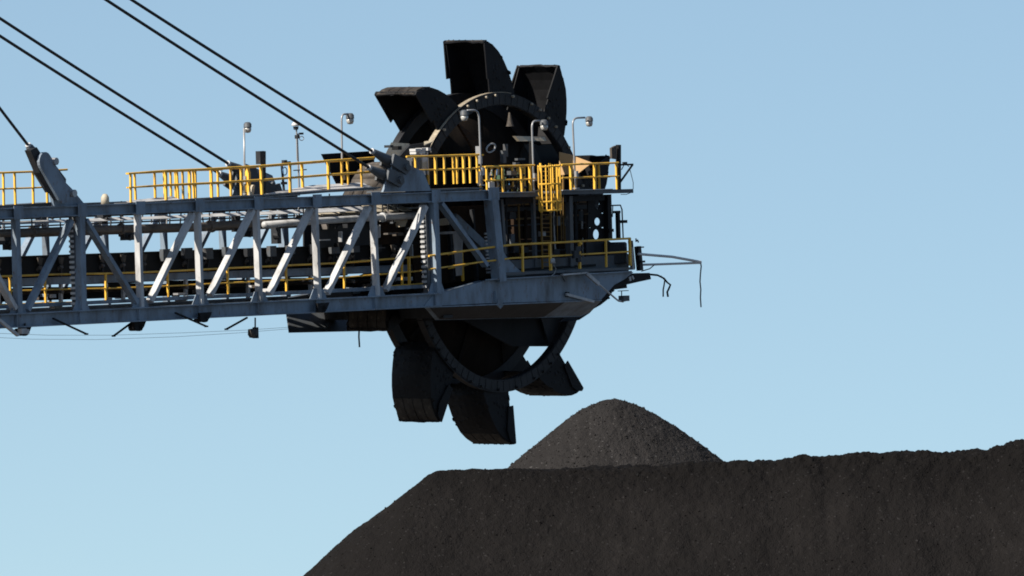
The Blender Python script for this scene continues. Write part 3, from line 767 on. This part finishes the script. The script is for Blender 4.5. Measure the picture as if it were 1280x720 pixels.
for k in range(60):
    if rb_.random() < .22: continue
    a = R(6 * k + 3 + rb_.uniform(-.4, .4)); x = Vector((math.cos(a), 0, math.sin(a)))
    p = wc + x * (Ro - .09) - DY * .06
    part('bolt', MB().lathe([(.001, -.11), (.05, -.11), (.055, 0), (.001, 0)], p, 1, 8), M_RIM if 2 < k < 22 else M_RING, wheel)  # upper bolts painted pale as if sunlit
part('cone_disc', MB().lathe([(Ri, BW - .28), (Ri, BW - .2), (1.3, .75), (1.3, .65)], wc, 1, 72), M_SOOT, wheel, True)
for k in range(10):
    a = R(36 * k + 8); x = Vector((math.cos(a), 0, math.sin(a)))
    part('web_rib', MB().beam(wc + x * 1.4 + DY * .62, wc + x * (Ri - .1) + DY * (BW - .34), .06, .2), M_SOOT, wheel)
part('hub', MB().lathe([(.001, -.3), (1.1, -.3), (1.3, -.1), (1.35, .9), (.001, .9)], wc, 1, 40), M_DARK, wheel, True)
# scoop: built along the +s radius, mouth towards +z, shared by all ten
back = [(253, 1.5), (250.2, 11.5), (244.5, 21.5), (235.8, 31.5), (224.5, 39.5), (211.5, 46.5), (197.5, 52), (184, 56), (171, 55)]
side = back + [(171, 4), (190, 5), (206, 5)]
def L3(r, t, d): return Vector((r * K, d, -t * K)) + bb
BULGE = [0, 0, .01, .04, .09, .15, .18, .15, .07, 0]
BN = []
for i in range(len(back)):
    (r0, t0), (r1, t1) = back[max(i - 1, 0)], back[min(i + 1, len(back) - 1)]
    BN.append(Vector((t1 - t0, 0, r1 - r0)).normalized())
    if BN[-1].z > 0: BN[-1] = -BN[-1]
def scoop_shell():
    m = MB()
    m.plate([L3(r, t, .02) for r, t in side], DY * .05)
    m.plate([L3(r, t, BW - .07) for r, t in side], DY * .05)
    ND = 6
    def bp(i, f):                                                  # the back belly swells between the two cheeks
        d = lerp(.021, BW - .021, f)
        return L3(*back[i], d) + BN[i] * (BULGE[i] * math.sin(math.pi * f))
    for i in range(len(back) - 1):
        for k in range(ND):
            q = [bp(i, k / ND), bp(i + 1, k / ND), bp(i + 1, (k + 1) / ND), bp(i, (k + 1) / ND)]
            m.plate(q, -(BN[i] + BN[i + 1]) * .5 * .045)
    return m
def lip():
    m = MB()
    for d0 in (-.045, BW - .005):
        m.plate([L3(r, t, d0) for r, t in [(206, 0), (253.5, 0), (254.5, 3), (248, 12), (236, 16), (206, 10)]], DY * .05)
    rj = random.Random(4); e = [-.044 + (BW + .088) * k / 14 for k in range(15)]
    m.plate([L3(254 + rj.uniform(-1.6, 1.0), 0, d) for d in e] + [L3(254.5, 5, BW + .044), L3(254.5, 5, -.044)], EX * -.06)
    return m
def wearbars():
    m = MB()
    for t in (.06, .52, .98, 1.44):
        for (r0, t0), (r1, t1) in zip(back[:4], back[1:4]):
            m.plate([L3(r0 + 1.6, t0, t), L3(r1 + 1.6, t1, t), L3(r1 + 1.6, t1, t + .42), L3(r0 + 1.6, t0, t + .42)], Vector((-.03, 0, .03)))
    return m
def cake(seed):
    rc = random.Random(seed); m = MB()
    def lump(c, a, b, h):
        n = 6; ph = rc.random() * 6
        ring_ = [c + a * (math.cos(ph + 2 * math.pi * i / n) * rc.uniform(.7, 1.2)) + b * (math.sin(ph + 2 * math.pi * i / n) * rc.uniform(.7, 1.2)) for i in range(n)]
        m.add(ring_ + [c + h], [(i, (i + 1) % n, n) for i in range(n)] + [tuple(range(n - 1, -1, -1))])
    for k in range(90):
        i = rc.randrange(len(back) - 1); f = rc.random()
        r = lerp(back[i][0], back[i + 1][0], f); t = lerp(back[i][1], back[i + 1][1], f)
        tv = (L3(*back[i + 1], 0) - L3(*back[i], 0)).normalized(); nv = Vector((-tv.z, 0, tv.x))
        if nv.z > 0 and nv.x < 0: nv = -nv
        if nv.dot(L3(r, t, 0) - L3(200, 10, 0)) < 0: nv = -nv
        q = rc.uniform(.04, .15)
        dd = rc.uniform(.03, BW - .03)
        lump(L3(r, t, dd) + BN[i] * (lerp(BULGE[i], BULGE[i + 1], f) * math.sin(math.pi * dd / BW)) - nv * .01, tv * q, DY * q * 1.2, nv * rc.uniform(.012, .042))
    for k in range(34):
        r, t = rc.uniform(178, 246), rc.uniform(6, 44)
        if t > (256 - r) * .85: continue
        q = rc.uniform(.05, .2)
        lump(L3(r, t, .025), EX * q, ZZ * q * .7, DY * -rc.uniform(.012, .04))
    for k in range(16):
        q = rc.uniform(.03, .08)
        lump(L3(254, 3, rc.uniform(.05, BW)), DY * q * 1.6, ZZ * q, EX * rc.uniform(.02, .06))
    return m
cake_me = [cake(i).mesh('caked_coal', M_BLACK, bb) for i in range(3)]
shell_me = scoop_shell().mesh('bucket', M_BLACK, bb); lip_me = lip().mesh('cutting_lip', M_BLACK, bb)
bar_me = wearbars().mesh('wear_bars', M_WEAR, bb)
for k in range(10):
    ang = R(60.2 + 36 * k)
    o = bpy.data.objects.new('bucket', shell_me); COL.objects.link(o); o.parent = wheel
    o.rotation_euler = (0, -ang, 0)
    for nme, me in (('cutting_lip', lip_me), ('wear_bars', bar_me), ('caked_coal', cake_me[k % 3])):
        c = bpy.data.objects.new(nme, me); COL.objects.link(c); c.parent = o
        if nme != 'cutting_lip': c['kind'] = 'stuff'
# pieces inside the wheel that stand still
ch = thing('discharge_chute', 'dark fixed chute inside the lower half of the wheel', 'chute', NP(620, 430, 3.2))
part('chute_plate', MB().plate([NP(u, v, 3.3) for u, v in [(560, 390), (721, 390), (702, 433), (640, 433)]], DY * .08), M_BLACK, ch)
part('chute_plate', MB().plate([NP(u, v, 3.15) for u, v in [(676, 396), (708, 393), (686, 430)]], DY * .05), M_DARK, ch)
part('rear_shroud', MB().plate([NP(u, v, 4.8) for u, v in [(600, 136), (625, 130), (688, 146), (706, 172), (716, 200), (716, 240), (640, 240)]], DY * .08), M_BLACK, ch)
br = thing('lit_beam', 'short pale horizontal bar inside the upper wheel opening', 'beam', NP(664, 173, 2.9))
part('bar', MB().plate([NP(644, 170, 2.6), NP(681, 171, 2.6), NP(683, 176, 2.5), NP(650, 176.5, 2.5)], DY * .15), M_CREAM, br)
part('bar_bracket', MB().beam(NP(664, 173, 2.75), NP(664, 215, 2.75), .12, .12), M_BLACK, br)
gb = thing('sun_streak_plate', 'added brown plate for the sunlit streak inside the wheel with an oval hatch', 'streak', NP(610, 215, 2.5))
part('housing', MB().plate([NP(u, v, 2.55) for u, v in [(572, 153), (600, 175), (632, 196), (652, 222), (652, 245), (612, 245), (606, 210)]], DY * .12), M_BROWN, gb)  # plate shaped and coloured as the sunlit streak on the cone disc
part('hatch_ring', MB().tube([NP(613.5 + 5.2 * math.cos(a) + 2 * math.sin(a), 185 - 5.5 * math.sin(a) , 2.5) for a in [2 * math.pi * k / 16 for k in range(16)]], .035, 6, True), M_GALV, gb)
part('lug_cone', MB().lathe([(.001, 0), (.16, 0), (.10, .22), (.04, .55), (.001, .55)], NP(637.5, 158, 2.9), 2, 12), M_TAN, gb)
for (u, v, w_, h_) in ((629, 196, .2, .5), (632, 188, .12, .5), (645, 206, .25, .2), (650, 199, .5, .08)):
    part('sensor', MB().box(NP(u, v, 2.3), w_, .15, h_), M_STEEL2, gb)

# ------------------------------------------------------------------ plates round the upper platform
hop = thing('flared_skirt', 'dark flared V shaped hopper plate behind the walkway handrail', 'hopper', NP(430, 236, 5.5))
part('front_plate', MB().plate([NP(u, v, 5.4) for u, v in [(403, 192.5), (468, 188.5), (468, 204), (440, 228), (434, 238), (425, 236)]], DY * .08), M_BLACK, hop)
s_ = NP(425, 236, 5.4).x
part('side_plate', MB().plate([NP(411.5, 210, 5.42), NP(425, 236, 5.42), NP(425, 236, 6.4), NP(411.5, 210, 5.9)], EX * -.02), M_PALE, hop)
defl = thing('curved_deflector', 'curved tan deflector plate behind the near stay sockets', 'plate', NP(455, 236, 3))
m = MB(); cur = [(436, 236), (440, 224), (447, 213), (456, 205.5), (466, 202.5), (478, 202)]
sc = NP(436, 236, 3.2).x
for i in range(len(cur) - 1):
    p, q = PS(*cur[i], sc + .25 * i), PS(*cur[i + 1], sc + .25 * (i + 1))
    p2, q2 = Vector((p.x + .1, p.y - .0, p.z)), q
    w1 = lambda z: max(.2, 1.0)
    m.plate([p, q, Vector((q.x, NP(470, 203, 1.9).y, q.z)), Vector((p.x, NP(470, 203, 1.9).y, p.z))], EX * .03)
part('curved_plate', m, M_TAN, defl, True)
op = thing('orange_guard_plate', 'sunlit pale orange guard plate behind the right platform handrail', 'plate', NP(720, 236, 1.4))
s0 = NP(740, 203, .34).x
part('plate', MB().plate([PS(u, v, s0) for u, v in [(699, 190), (712, 193), (740, 203.5), (723, 216.5), (699, 219)]], EX * .03), M_ORANGE, op)
part('stand', MB().beam(PS(704, 218, s0 + .05), PS(704, 240, s0 + .05), .08, .08).beam(PS(720, 216, s0 + .05), PS(720, 239, s0 + .05), .08, .08), M_YELLOWD, op)
ck = thing('chute_bracket', 'pale dusty chute bracket left of the wheel ring', 'bracket', NP(510, 236, 2.4))
s1 = NP(500, 200, 2.4).x
part('sloped_plate', MB().plate([NP(480, 196, 2.3), NP(489, 178, 2.6), NP(512, 179.5, 2.6), NP(499, 196, 2.3)], Vector((.02, .03, -.02))), M_CREAM, ck)
part('sloped_plate', MB().plate([NP(u, v, 2.25) for u, v in [(500, 195), (513, 181), (540, 177), (536, 190), (522, 206), (508, 206)]], DY * .1), M_DARK, ck)
part('cap_plate', MB().plate([NP(530, 181, 1.9), NP(540, 177, 1.9), NP(541, 175, 2.3), NP(530, 177, 2.3)], -ZZ * .04), M_CREAM, ck)
for (u, v, w_, h_, mt) in ((519, 187.5, .35, .1, M_WHITE), (526, 187, .3, .12, M_WHITE), (533, 186.5, .2, .12, M_WHITE), (522, 191, .6, .1, M_WHITE), (527, 198, .3, .3, M_WHITE), (527, 206, .3, .35, M_CREAM), (526, 215, .2, .25, M_WHITE), (519, 195, .15, .3, M_CREAM), (486, 183, .2, .1, M_DARK), (496, 185, .25, .15, M_BLACK), (531, 204, .08, .9, M_GALV), (517, 210, .5, .8, M_STEEL2)):
    part('bracket_block', MB().box(NP(u, v, 1.8), w_, .3, h_), mt, ck)
part('base_frame', MB().box(NP(512, 222, 2.4), 2.0, .5, 1.0), M_DARK, ck)

# ------------------------------------------------------------------ lamps
def lamp(label, base, top, arm, headpos, d, hs=1.0):
    p0, p1 = NP(*base, d), NP(*top, d); ph = NP(*headpos, d); pa = NP(*arm, d)
    t = thing('lamp_post', label, 'lamp', p0, 'swan neck lamps on the platforms')
    pts = [p0, p0.lerp(p1, .5), p1]
    if (pa - p1).length > .2:
        c = Vector((p1.x, p1.y, pa.z))
        for k in range(1, 6):
            f = k / 6; c2 = c.lerp(pa, .45)
            pts.append(p1.lerp(c, f).lerp(c.lerp(c2, f), f))
        pts += [c.lerp(pa, .45), pa]
    part('pole', MB().tube(pts, .038, 8), M_GALV, t, True)
    part('foot', MB().box(p0 + ZZ * .02, .22, .22, .04), M_GALV, t)
    h = ph
    part('lamp_head', MB().lathe([(.001, .20 * hs), (.09 * hs, .19 * hs), (.15 * hs, .12 * hs), (.15 * hs, .02 * hs), (.17 * hs, 0), (.001, 0)], h, 2, 14), M_STEEL2, t, True)
    part('lamp_glass', MB().lathe([(.001, 0), (.135 * hs, 0), (.14 * hs, -.10 * hs), (.10 * hs, -.2 * hs), (.001, -.22 * hs)], h, 2, 14), M_GLASS, t, True)
    part('junction_box', MB().box(p0 + ZZ * .55 - DY * .06, .14, .10, .3), M_GALV, t)
lamp('leftmost lamp on a short hooked pole behind the long handrail', (306, 243), (305, 160), (307.5, 155), (309.5, 159), .9, 1.0)
lamp('lamp with neck bent right above the dark hopper plate', (428, 238), (427, 152), (435, 142.5), (437.5, 148), .9, 1.05)
lamp('lamp with neck bent left in front of the wheel ring', (602, 232), (599, 150), (584, 138), (580.5, 144), .15, 1.05)
lamp('lamp with neck bent right in front of the dark wheel opening', (667.5, 239), (665, 161), (675, 151), (680, 156), .4, 1.05)
lamp('rightmost lamp on a thin swan neck standing against open sky', (719.5, 236), (716, 156), (731, 147), (736.5, 151.5), .4, 1.0)
cm = thing('antenna_mast', 'thin white mast with domed camera and small aerial loop', 'mast', NP(374, 240, 1.6))
part('pole', MB().tube([NP(374, 240, 1.6), NP(371.5, 172, 1.6)], .035, 8).tube([NP(371.5, 200, 1.6), NP(370.5, 160, 1.6)], .03, 8), M_GALV, cm)
part('dome', MB().lathe([(.001, .12), (.10, .10), (.16, .02), (.16, -.04), (.001, -.05)], NP(369.5, 156, 1.6), 2, 14), M_WHITE, cm, True)
part('camera_body', MB().lathe([(.001, 0), (.11, 0), (.09, -.12), (.001, -.14)], NP(369.8, 158, 1.6), 2, 12), M_DARK, cm)
part('aerial_loop', MB().tube([NP(377 + 2.8 * math.cos(a), 173 + 2.6 * math.sin(a), 1.6) for a in [2 * math.pi * k / 12 for k in range(12)]], .015, 5, True).tube([NP(371, 168, 1.6), NP(378, 167, 1.6)], .03, 5), M_GALV, cm)
part('box', MB().box(NP(376.5, 167, 1.6), .14, .12, .08).box(NP(371.5, 171, 1.6), .14, .14, .14), M_DARK, cm)
part('cross_arm', MB().beam(NP(367, 213, 1.6), NP(383, 212, 1.6), .04, .04).box(NP(382, 237, 1.6), .25, .2, .06), M_DARK, cm)
cb = thing('control_cabinet', 'small dark cabinet on a post behind the long handrail', 'cabinet', NP(328, 240, 1.6))
part('cabinet_box', MB().box(NP(325.5, 197, 1.6), .3, .22, .5), M_DARK, cb)
part('cabinet_post', MB().beam(NP(329, 189, 1.7), NP(329, 242, 1.6), .12, .18), M_DARK, cb)
hs = thing('hose_reel_stand', 'dark post with blue hose coil behind the long handrail', 'hose stand', NP(354, 240, 1.2))
part('post', MB().beam(NP(352, 204, 1.2), NP(355, 240, 1.2), .07, .07), M_DARK, hs)
part('hose', MB().tube([NP(356 + 2.8 * math.cos(a), 214 + 5 * math.sin(a), 1.15) for a in [2 * math.pi * k / 12 for k in range(12)]], .02, 5, True), M_BLUE, hs)
part('fitting', MB().box(NP(355.5, 202, 1.2), .2, .12, .12).box(NP(361, 202.5, 1.2), .14, .1, .06).box(NP(355, 229, 1.2), .25, .12, .1), M_DARK, hs)
ys = thing('yellow_cylinder', 'yellow upright cylinder beside the leftmost lamp', 'cylinder', NP(310.5, 240, .8))
part('body', MB().lathe([(.001, 0), (.11, 0), (.11, .75), (.06, .85), (.001, .86)], NP(310.5, 240, .8), 2, 12), M_YELLOW, ys, True)
part('valve', MB().box(NP(310.5, 211.5, .8), .08, .08, .1), M_DARK, ys)
gp = thing('sheave_guard', 'dark grey sheave guard plate at the far stay lug', 'guard plate', NP(330, 240, 6.8))
part('plate', MB().plate([NP(u, v, 6.6) for u, v in [(306, 207), (316, 211), (328, 222), (340, 230), (342, 227), (344, 231), (350, 229), (354, 241), (306, 244)]], DY * .1), M_STEEL2, gp)
part('bent_strip', MB().plate([NP(313, 245, .3), NP(315, 234, .3), NP(317, 231, .3), NP(319, 231.5, .3), NP(316.5, 245, .3)], DY * .12), M_CREAM, gp)
ph = thing('bell_housing', 'small pale rounded housing standing on the top chord', 'housing', NP(131.5, 256, .4))
part('bell', MB().lathe([(.001, .42), (.08, .40), (.15, .28), (.16, 0), (.001, 0)], NP(131.5, 256, .4), 2, 14), M_CREAM, ph, True)
part('foot', MB().box(NP(131.5, 257, .4), .35, .3, .08), M_STEEL2, ph)

# ------------------------------------------------------------------ instrument clutter on the wheel platform
inst = thing('hose_manifold', 'tangle of hoses and valves on the platform beside the ladder', 'hose manifold', NP(628, 240, .9))
rr = random.Random(9)
for k in range(18):
    u = 611 + k * 2.3
    pts = [NP(u + rr.uniform(-2, 2), 240 - q * rr.uniform(5, 7.5), rr.uniform(.6, 1.2)) for q in range(5)]
    part('hose', MB().tube(pts, rr.uniform(.02, .035), 5), rr.choice([M_GREEN, M_DARK, M_GALV, M_BLACK, M_BLUE, M_YELLOWD]), inst)
for (u, v, w_, h_, mt) in ((613, 233, .3, .35, M_WHITE), (617, 238, .3, .25, M_WHITE), (625, 222, .3, .2, M_GREEN), (640, 216, .4, .15, M_STEEL2), (651, 232, .2, .3, M_STEEL2), (633, 234, .3, .15, M_DARK), (645, 224, .2, .2, M_DARK), (598, 190, .1, .45, M_GALV), (599, 200, .14, .3, M_GALV), (600, 222, .14, .5, M_STEEL2)):
    part('valve', MB().box(NP(u, v, .6), w_, .2, h_), mt, inst)
part('manifold_bar', MB().tube([NP(610, 221, .8), NP(655, 219, .8)], .05, 8).tube([NP(610, 236, .8), NP(658, 234, .8)], .05, 8), M_DARK, inst)

svc = thing('service_pipes', 'dark service pipes and cables rising between both wheel platforms', 'pipe', NP(700, 335, 1.3))
rr = random.Random(31)
for (u, v0, v1, r_, mt) in ((633, 250, 335, .05, M_DARK), (648, 250, 332, .04, M_YELLOWD), (657, 262, 332, .06, M_BROWN), (692, 246, 332, .035, M_GALV), (706, 250, 331, .05, M_YELLOWD), (719, 248, 330, .07, M_DARK), (727, 262, 329, .04, M_GALV)):
    part('riser', MB().tube([NP(u, v0, 1.3), NP(u + rr.uniform(0, 2), (v0 + v1) / 2, 1.3), NP(u + rr.uniform(1, 4), v1, 1.3)], r_, 6), mt, svc)
for v in (257, 283, 301, 316):
    part('cross_pipe', MB().tube([NP(628, v, 1.5), NP(690, v - 3 + rr.uniform(-1, 1), 1.5), NP(732, v - 5, 1.5)], .035, 6), rr.choice([M_DARK, M_BROWN, M_YELLOWD]), svc)
for k in range(9):
    u = 628 + k * 11; w_ = rr.uniform(5, 12); dp = rr.uniform(6, 16)
    part('cable_loop', MB().tube([NP(u + w_ * f, 247 + dp * 4 * f * (1 - f), .9) for f in (0, .15, .3, .5, .7, .85, 1)], .022, 5), M_ROPE, svc)
for k in range(14):
    part('junction_box', MB().box(NP(rr.uniform(630, 730), rr.uniform(255, 330), 1.2), rr.uniform(.12, .4), .12, rr.uniform(.12, .4)), rr.choice([M_DARK, M_STEEL2, M_GALV, M_BROWN]), svc)

# ------------------------------------------------------------------ right end mast, booms and hoses
em = thing('end_mast', 'dark mast with a brown board at the platform end', 'mast', NP(773, 238, .5))
part('post', MB().beam(NP(773, 181, .5), NP(773, 238, .5), .14, .17), M_BLACK, em)
part('board', MB().plate([NP(764.5, 185, .45), NP(770, 182, .45), NP(771, 199, .45), NP(765, 198, .45)], DY * .1), M_TAN, em)
part('bracket', MB().beam(NP(774, 206, .5), NP(791, 205.5, .5), .06, .07).beam(NP(791, 205.5, .5), NP(775, 228, .5), .06, .06), M_BLACK, em)
part('aerial', MB().tube([NP(777, 212, .5), NP(781, 204, .5), NP(786, 208, .5)], .02, 5).box(NP(781, 204, .5), .2, .1, .1), M_DARK, em)
part('cable', MB().tube([NP(*q, .5) for q in [(787, 210), (789, 218), (791.5, 228), (791.5, 236), (788, 241), (783, 243), (776, 243)]], .014, 5), M_DARK, em)
pf = thing('bent_pipe', 'thin dark pipe frame standing against sky at the platform end', 'pipe frame', NP(775, 300, .6))
part('frame_pipe', MB().tube([NP(*q, .7) for q in [(760, 257), (775.5, 256.5), (777.5, 262), (779, 298)]], .028, 6).tube([NP(*q, .7) for q in [(760, 271), (765.5, 271), (766, 257)]], .022, 6), M_DARK, pf)
part('stub_post', MB().beam(NP(772, 264, .7), NP(773, 300, .7), .13, .15).box(NP(771, 265, .7), .3, .15, .1).box(NP(778, 277, .7), .4, .2, .12).box(NP(762, 288, .7), .3, .2, .12), M_BLACK, pf)
ab = thing('outrigger_rods', 'two pale converging rods reaching out to the right with a hanging rope', 'rod', NP(800, 325, .2))
part('rod', MB().tube([NP(798, 317.5, .0), NP(840, 321, .0), NP(876, 327.5, .0)], .052, 6), M_WHITE, ab)
part('rod', MB().tube([NP(800, 331, .3), NP(820, 330.5, .2), NP(876, 328.5, .0)], .046, 6), M_WHITE, ab)
part('rope', MB().tube([NP(875.5, 326, 0), NP(876.5, 333, 0), NP(875.5, 343, 0), NP(875, 352, 0), NP(876, 362, 0), NP(875.5, 372, 0), NP(876.3, 384, 0)], .028, 5), M_ROPE, ab)
part('strut', MB().tube([NP(802, 339, .1), NP(812, 336, .1), NP(818, 331, .1)], .022, 5), M_DARK, ab)
hd = thing('hanging_hoses', 'black hoses drooping from the nose bracket into open sky', 'hose', NP(812, 343, .2))
part('hose', MB().tube([NP(*q, .2) for q in [(812, 343), (822, 344), (830, 348), (834, 353), (838, 356), (836, 361), (834, 365), (835, 371)]], .04, 6), M_RUBBER, hd)
part('hose', MB().tube([NP(*q, .2) for q in [(826, 345), (831, 350), (830, 357), (829, 362), (829, 371)]], .03, 6), M_RUBBER, hd)
ll = thing('arm_lamp', 'small floodlight on a pale slanted arm under the lower platform', 'lamp', NP(733, 342, -.3))
part('arm', MB().beam(NP(733, 342, -.35), NP(748, 355, -.35), .1, .14).tube([NP(745, 352, -.35), NP(768, 372, -.35), NP(773, 376, -.35), NP(779, 377, -.35)], .04, 6), M_PALE, ll)
part('lamp_body', MB().box(NP(780, 373, -.35), .4, .25, .22).lathe([(.001, 0), (.13, 0), (.13, .1), (.001, .1)], NP(778, 377, -.35), 2, 10), M_STEEL2, ll)
part('hook', MB().beam(NP(777, 371, -.35), NP(777, 364, -.35), .03, .03).box(NP(779, 363.5, -.35), .6, .1, .03), M_DARK, ll)
tr = thing('grating_shelf', 'small pale grating shelf sticking out below the lower handrail', 'shelf', NP(717, 343, -.4))
part('shelf', MB().plate([NP(700, 342.5, -.15), NP(733, 340, -.15), NP(733, 340, -.75), NP(704, 342.5, -.75)], -ZZ * .06), M_PALE, tr)
part('bracket', MB().beam(NP(702, 344, -.1), NP(706, 352, -.1), .03, .03), M_DARK, tr)
gbar = thing('loose_bar', 'short pale bar fixed aslant on the girder side', 'bar', NP(725, 372, -.2))
part('bar', MB().beam(NP(708, 368, -.16), NP(742, 377, -.16), .09, .10), M_PALE, gbar)
part('clip', MB().box(NP(709, 368, -.1), .15, .12, .2), M_DARK, gbar)
pl = thing('platform_lamp', 'small pale bulkhead lamp and cable on the lower handrail', 'lamp', NP(690, 330, -.2))
part('lamp_body', MB().lathe([(.001, .2), (.09, .17), (.11, 0), (.001, -.02)], NP(691, 329, -.2), 2, 10), M_PALE, pl, True)
part('cable', MB().tube([NP(*q, -.2) for q in [(692, 331), (695, 336), (693, 342), (689, 345)]], .016, 5), M_GALV, pl)
vv = thing('valve_post', 'dark valve assembly hanging on the lower platform handrail', 'valve', NP(722, 330, -.15))
part('valve_body', MB().box(NP(722, 311, -.16), .35, .12, .2).box(NP(719, 318, -.16), .3, .15, .3).box(NP(723, 323, -.16), .2, .12, .3), M_DARK, vv)
part('knob', MB().lathe([(.001, .08), (.07, .06), (.07, -.02), (.001, -.04)], NP(726, 305, -.2), 2, 10), M_YELLOW, vv, True)

# ------------------------------------------------------------------ things hanging under the boom
def strut(label, a, b, d, mat=M_BLACK, w=.062):
    t = thing('under_strut', label, 'strut', NP(*a, d), 'struts poking out below the boom')
    part('bar', MB().beam(NP(*a, d), NP(*b, d), w, w), mat, t)
    part('end_clip', MB().box(NP(*b, d), .12, .1, .06), mat, t)
strut('black strut slanting down below the boom at far left', (66, 398), (108, 417.5), -.2)
strut('short black strut pointing down left below the second bay', (165, 403), (142, 420), .6)
strut('black strut slanting into the dark roller bracket below the boom', (219, 391), (258, 408), -.2)
strut('black strut pointing down left beside the hanging lamp', (309, 397), (283, 411.5), .6)
strut('pale strut at the left edge of the picture under the boom', (-6, 396), (22, 419), -.25, M_PALE, .11)
def bracket(label, u, v, d):
    t = thing('roller_bracket', label, 'bracket', NP(u, v, d), 'dark brackets under the bottom chord')
    part('plate', MB().plate([NP(u + a, v + b, d) for a, b in [(-7, -3), (8, -4), (5, 4), (0, 9), (-6, 8)]], DY * .12), M_BLACK, t)
    part('roller', MB().lathe([(.001, 0), (.14, 0), (.14, .5), (.001, .5)], NP(u + 1, v + 4, d), 1, 12), M_BLACK, t)
bracket('dark bracket on the bottom chord beside the black strut', 257, 394, -.32)
bracket('dark bracket below the second panel point of the boom', 175, 405, .1)
bracket('dark bracket on the bottom chord above the black skirt plate', 404, 382, -.32)
bracket('dark bracket with lamp at the left end under the boom', 32, 411, .1)
hl = thing('hanging_lamp', 'small caged lamp hanging on a rod beneath the boom', 'lamp', NP(317, 399, .1))
part('rod', MB().tube([NP(319, 397, .1), NP(319, 410, .1)], .03, 6).tube([NP(319, 408, .1), NP(314, 413, .1), NP(313, 418, .1)], .02, 5), M_DARK, hl)
part('lamp_body', MB().lathe([(.001, .22), (.16, .2), (.18, .0), (.12, -.12), (.001, -.14)], NP(315.5, 418, .1), 2, 12), M_TAN, hl, True)
part('lamp_back', MB().box(NP(319.5, 416, .1), .12, .2, .42), M_DARK, hl)
hl = thing('small_lamp', 'small pale lamp on the bracket under the boom at left', 'lamp', NP(30, 413, -.1))
part('lamp_body', MB().box(NP(28, 414, -.1), .3, .2, .2).lathe([(.001, .1), (.1, .1), (.13, -.06), (.001, -.08)], NP(33, 415, -.1), 2, 10), M_PALE, hl)
part('holder', MB().beam(NP(31, 404, -.1), NP(31, 413, -.1), .06, .06), M_DARK, hl)
ro = thing('dangling_rope', 'short dark rope end dangling beneath the skirt plate', 'rope', NP(449, 412, 5.5))
part('rope', MB().tube([NP(449, 410, 5.6), NP(448.6, 421, 5.6), NP(449.4, 434, 5.6)], .035, 5), M_ROPE, ro)
def wire(label, pts, d):
    t = thing('pull_wire', label, 'wire', NP(*pts[0], d), 'thin wires strung below the boom')
    part('wire', MB().tube([NP(*q, d) for q in pts], .006, 4), M_ROPE, t)
wire('lower thin slack wire strung beneath the boom', [(-20, 421), (40, 424), (120, 424.5), (220, 421), (300, 416), (362, 411)], 1.0)
wire('upper thin slack wire strung beneath the boom', [(-20, 416), (60, 419), (140, 419), (230, 416), (310, 412.5), (362, 409)], 3.0)
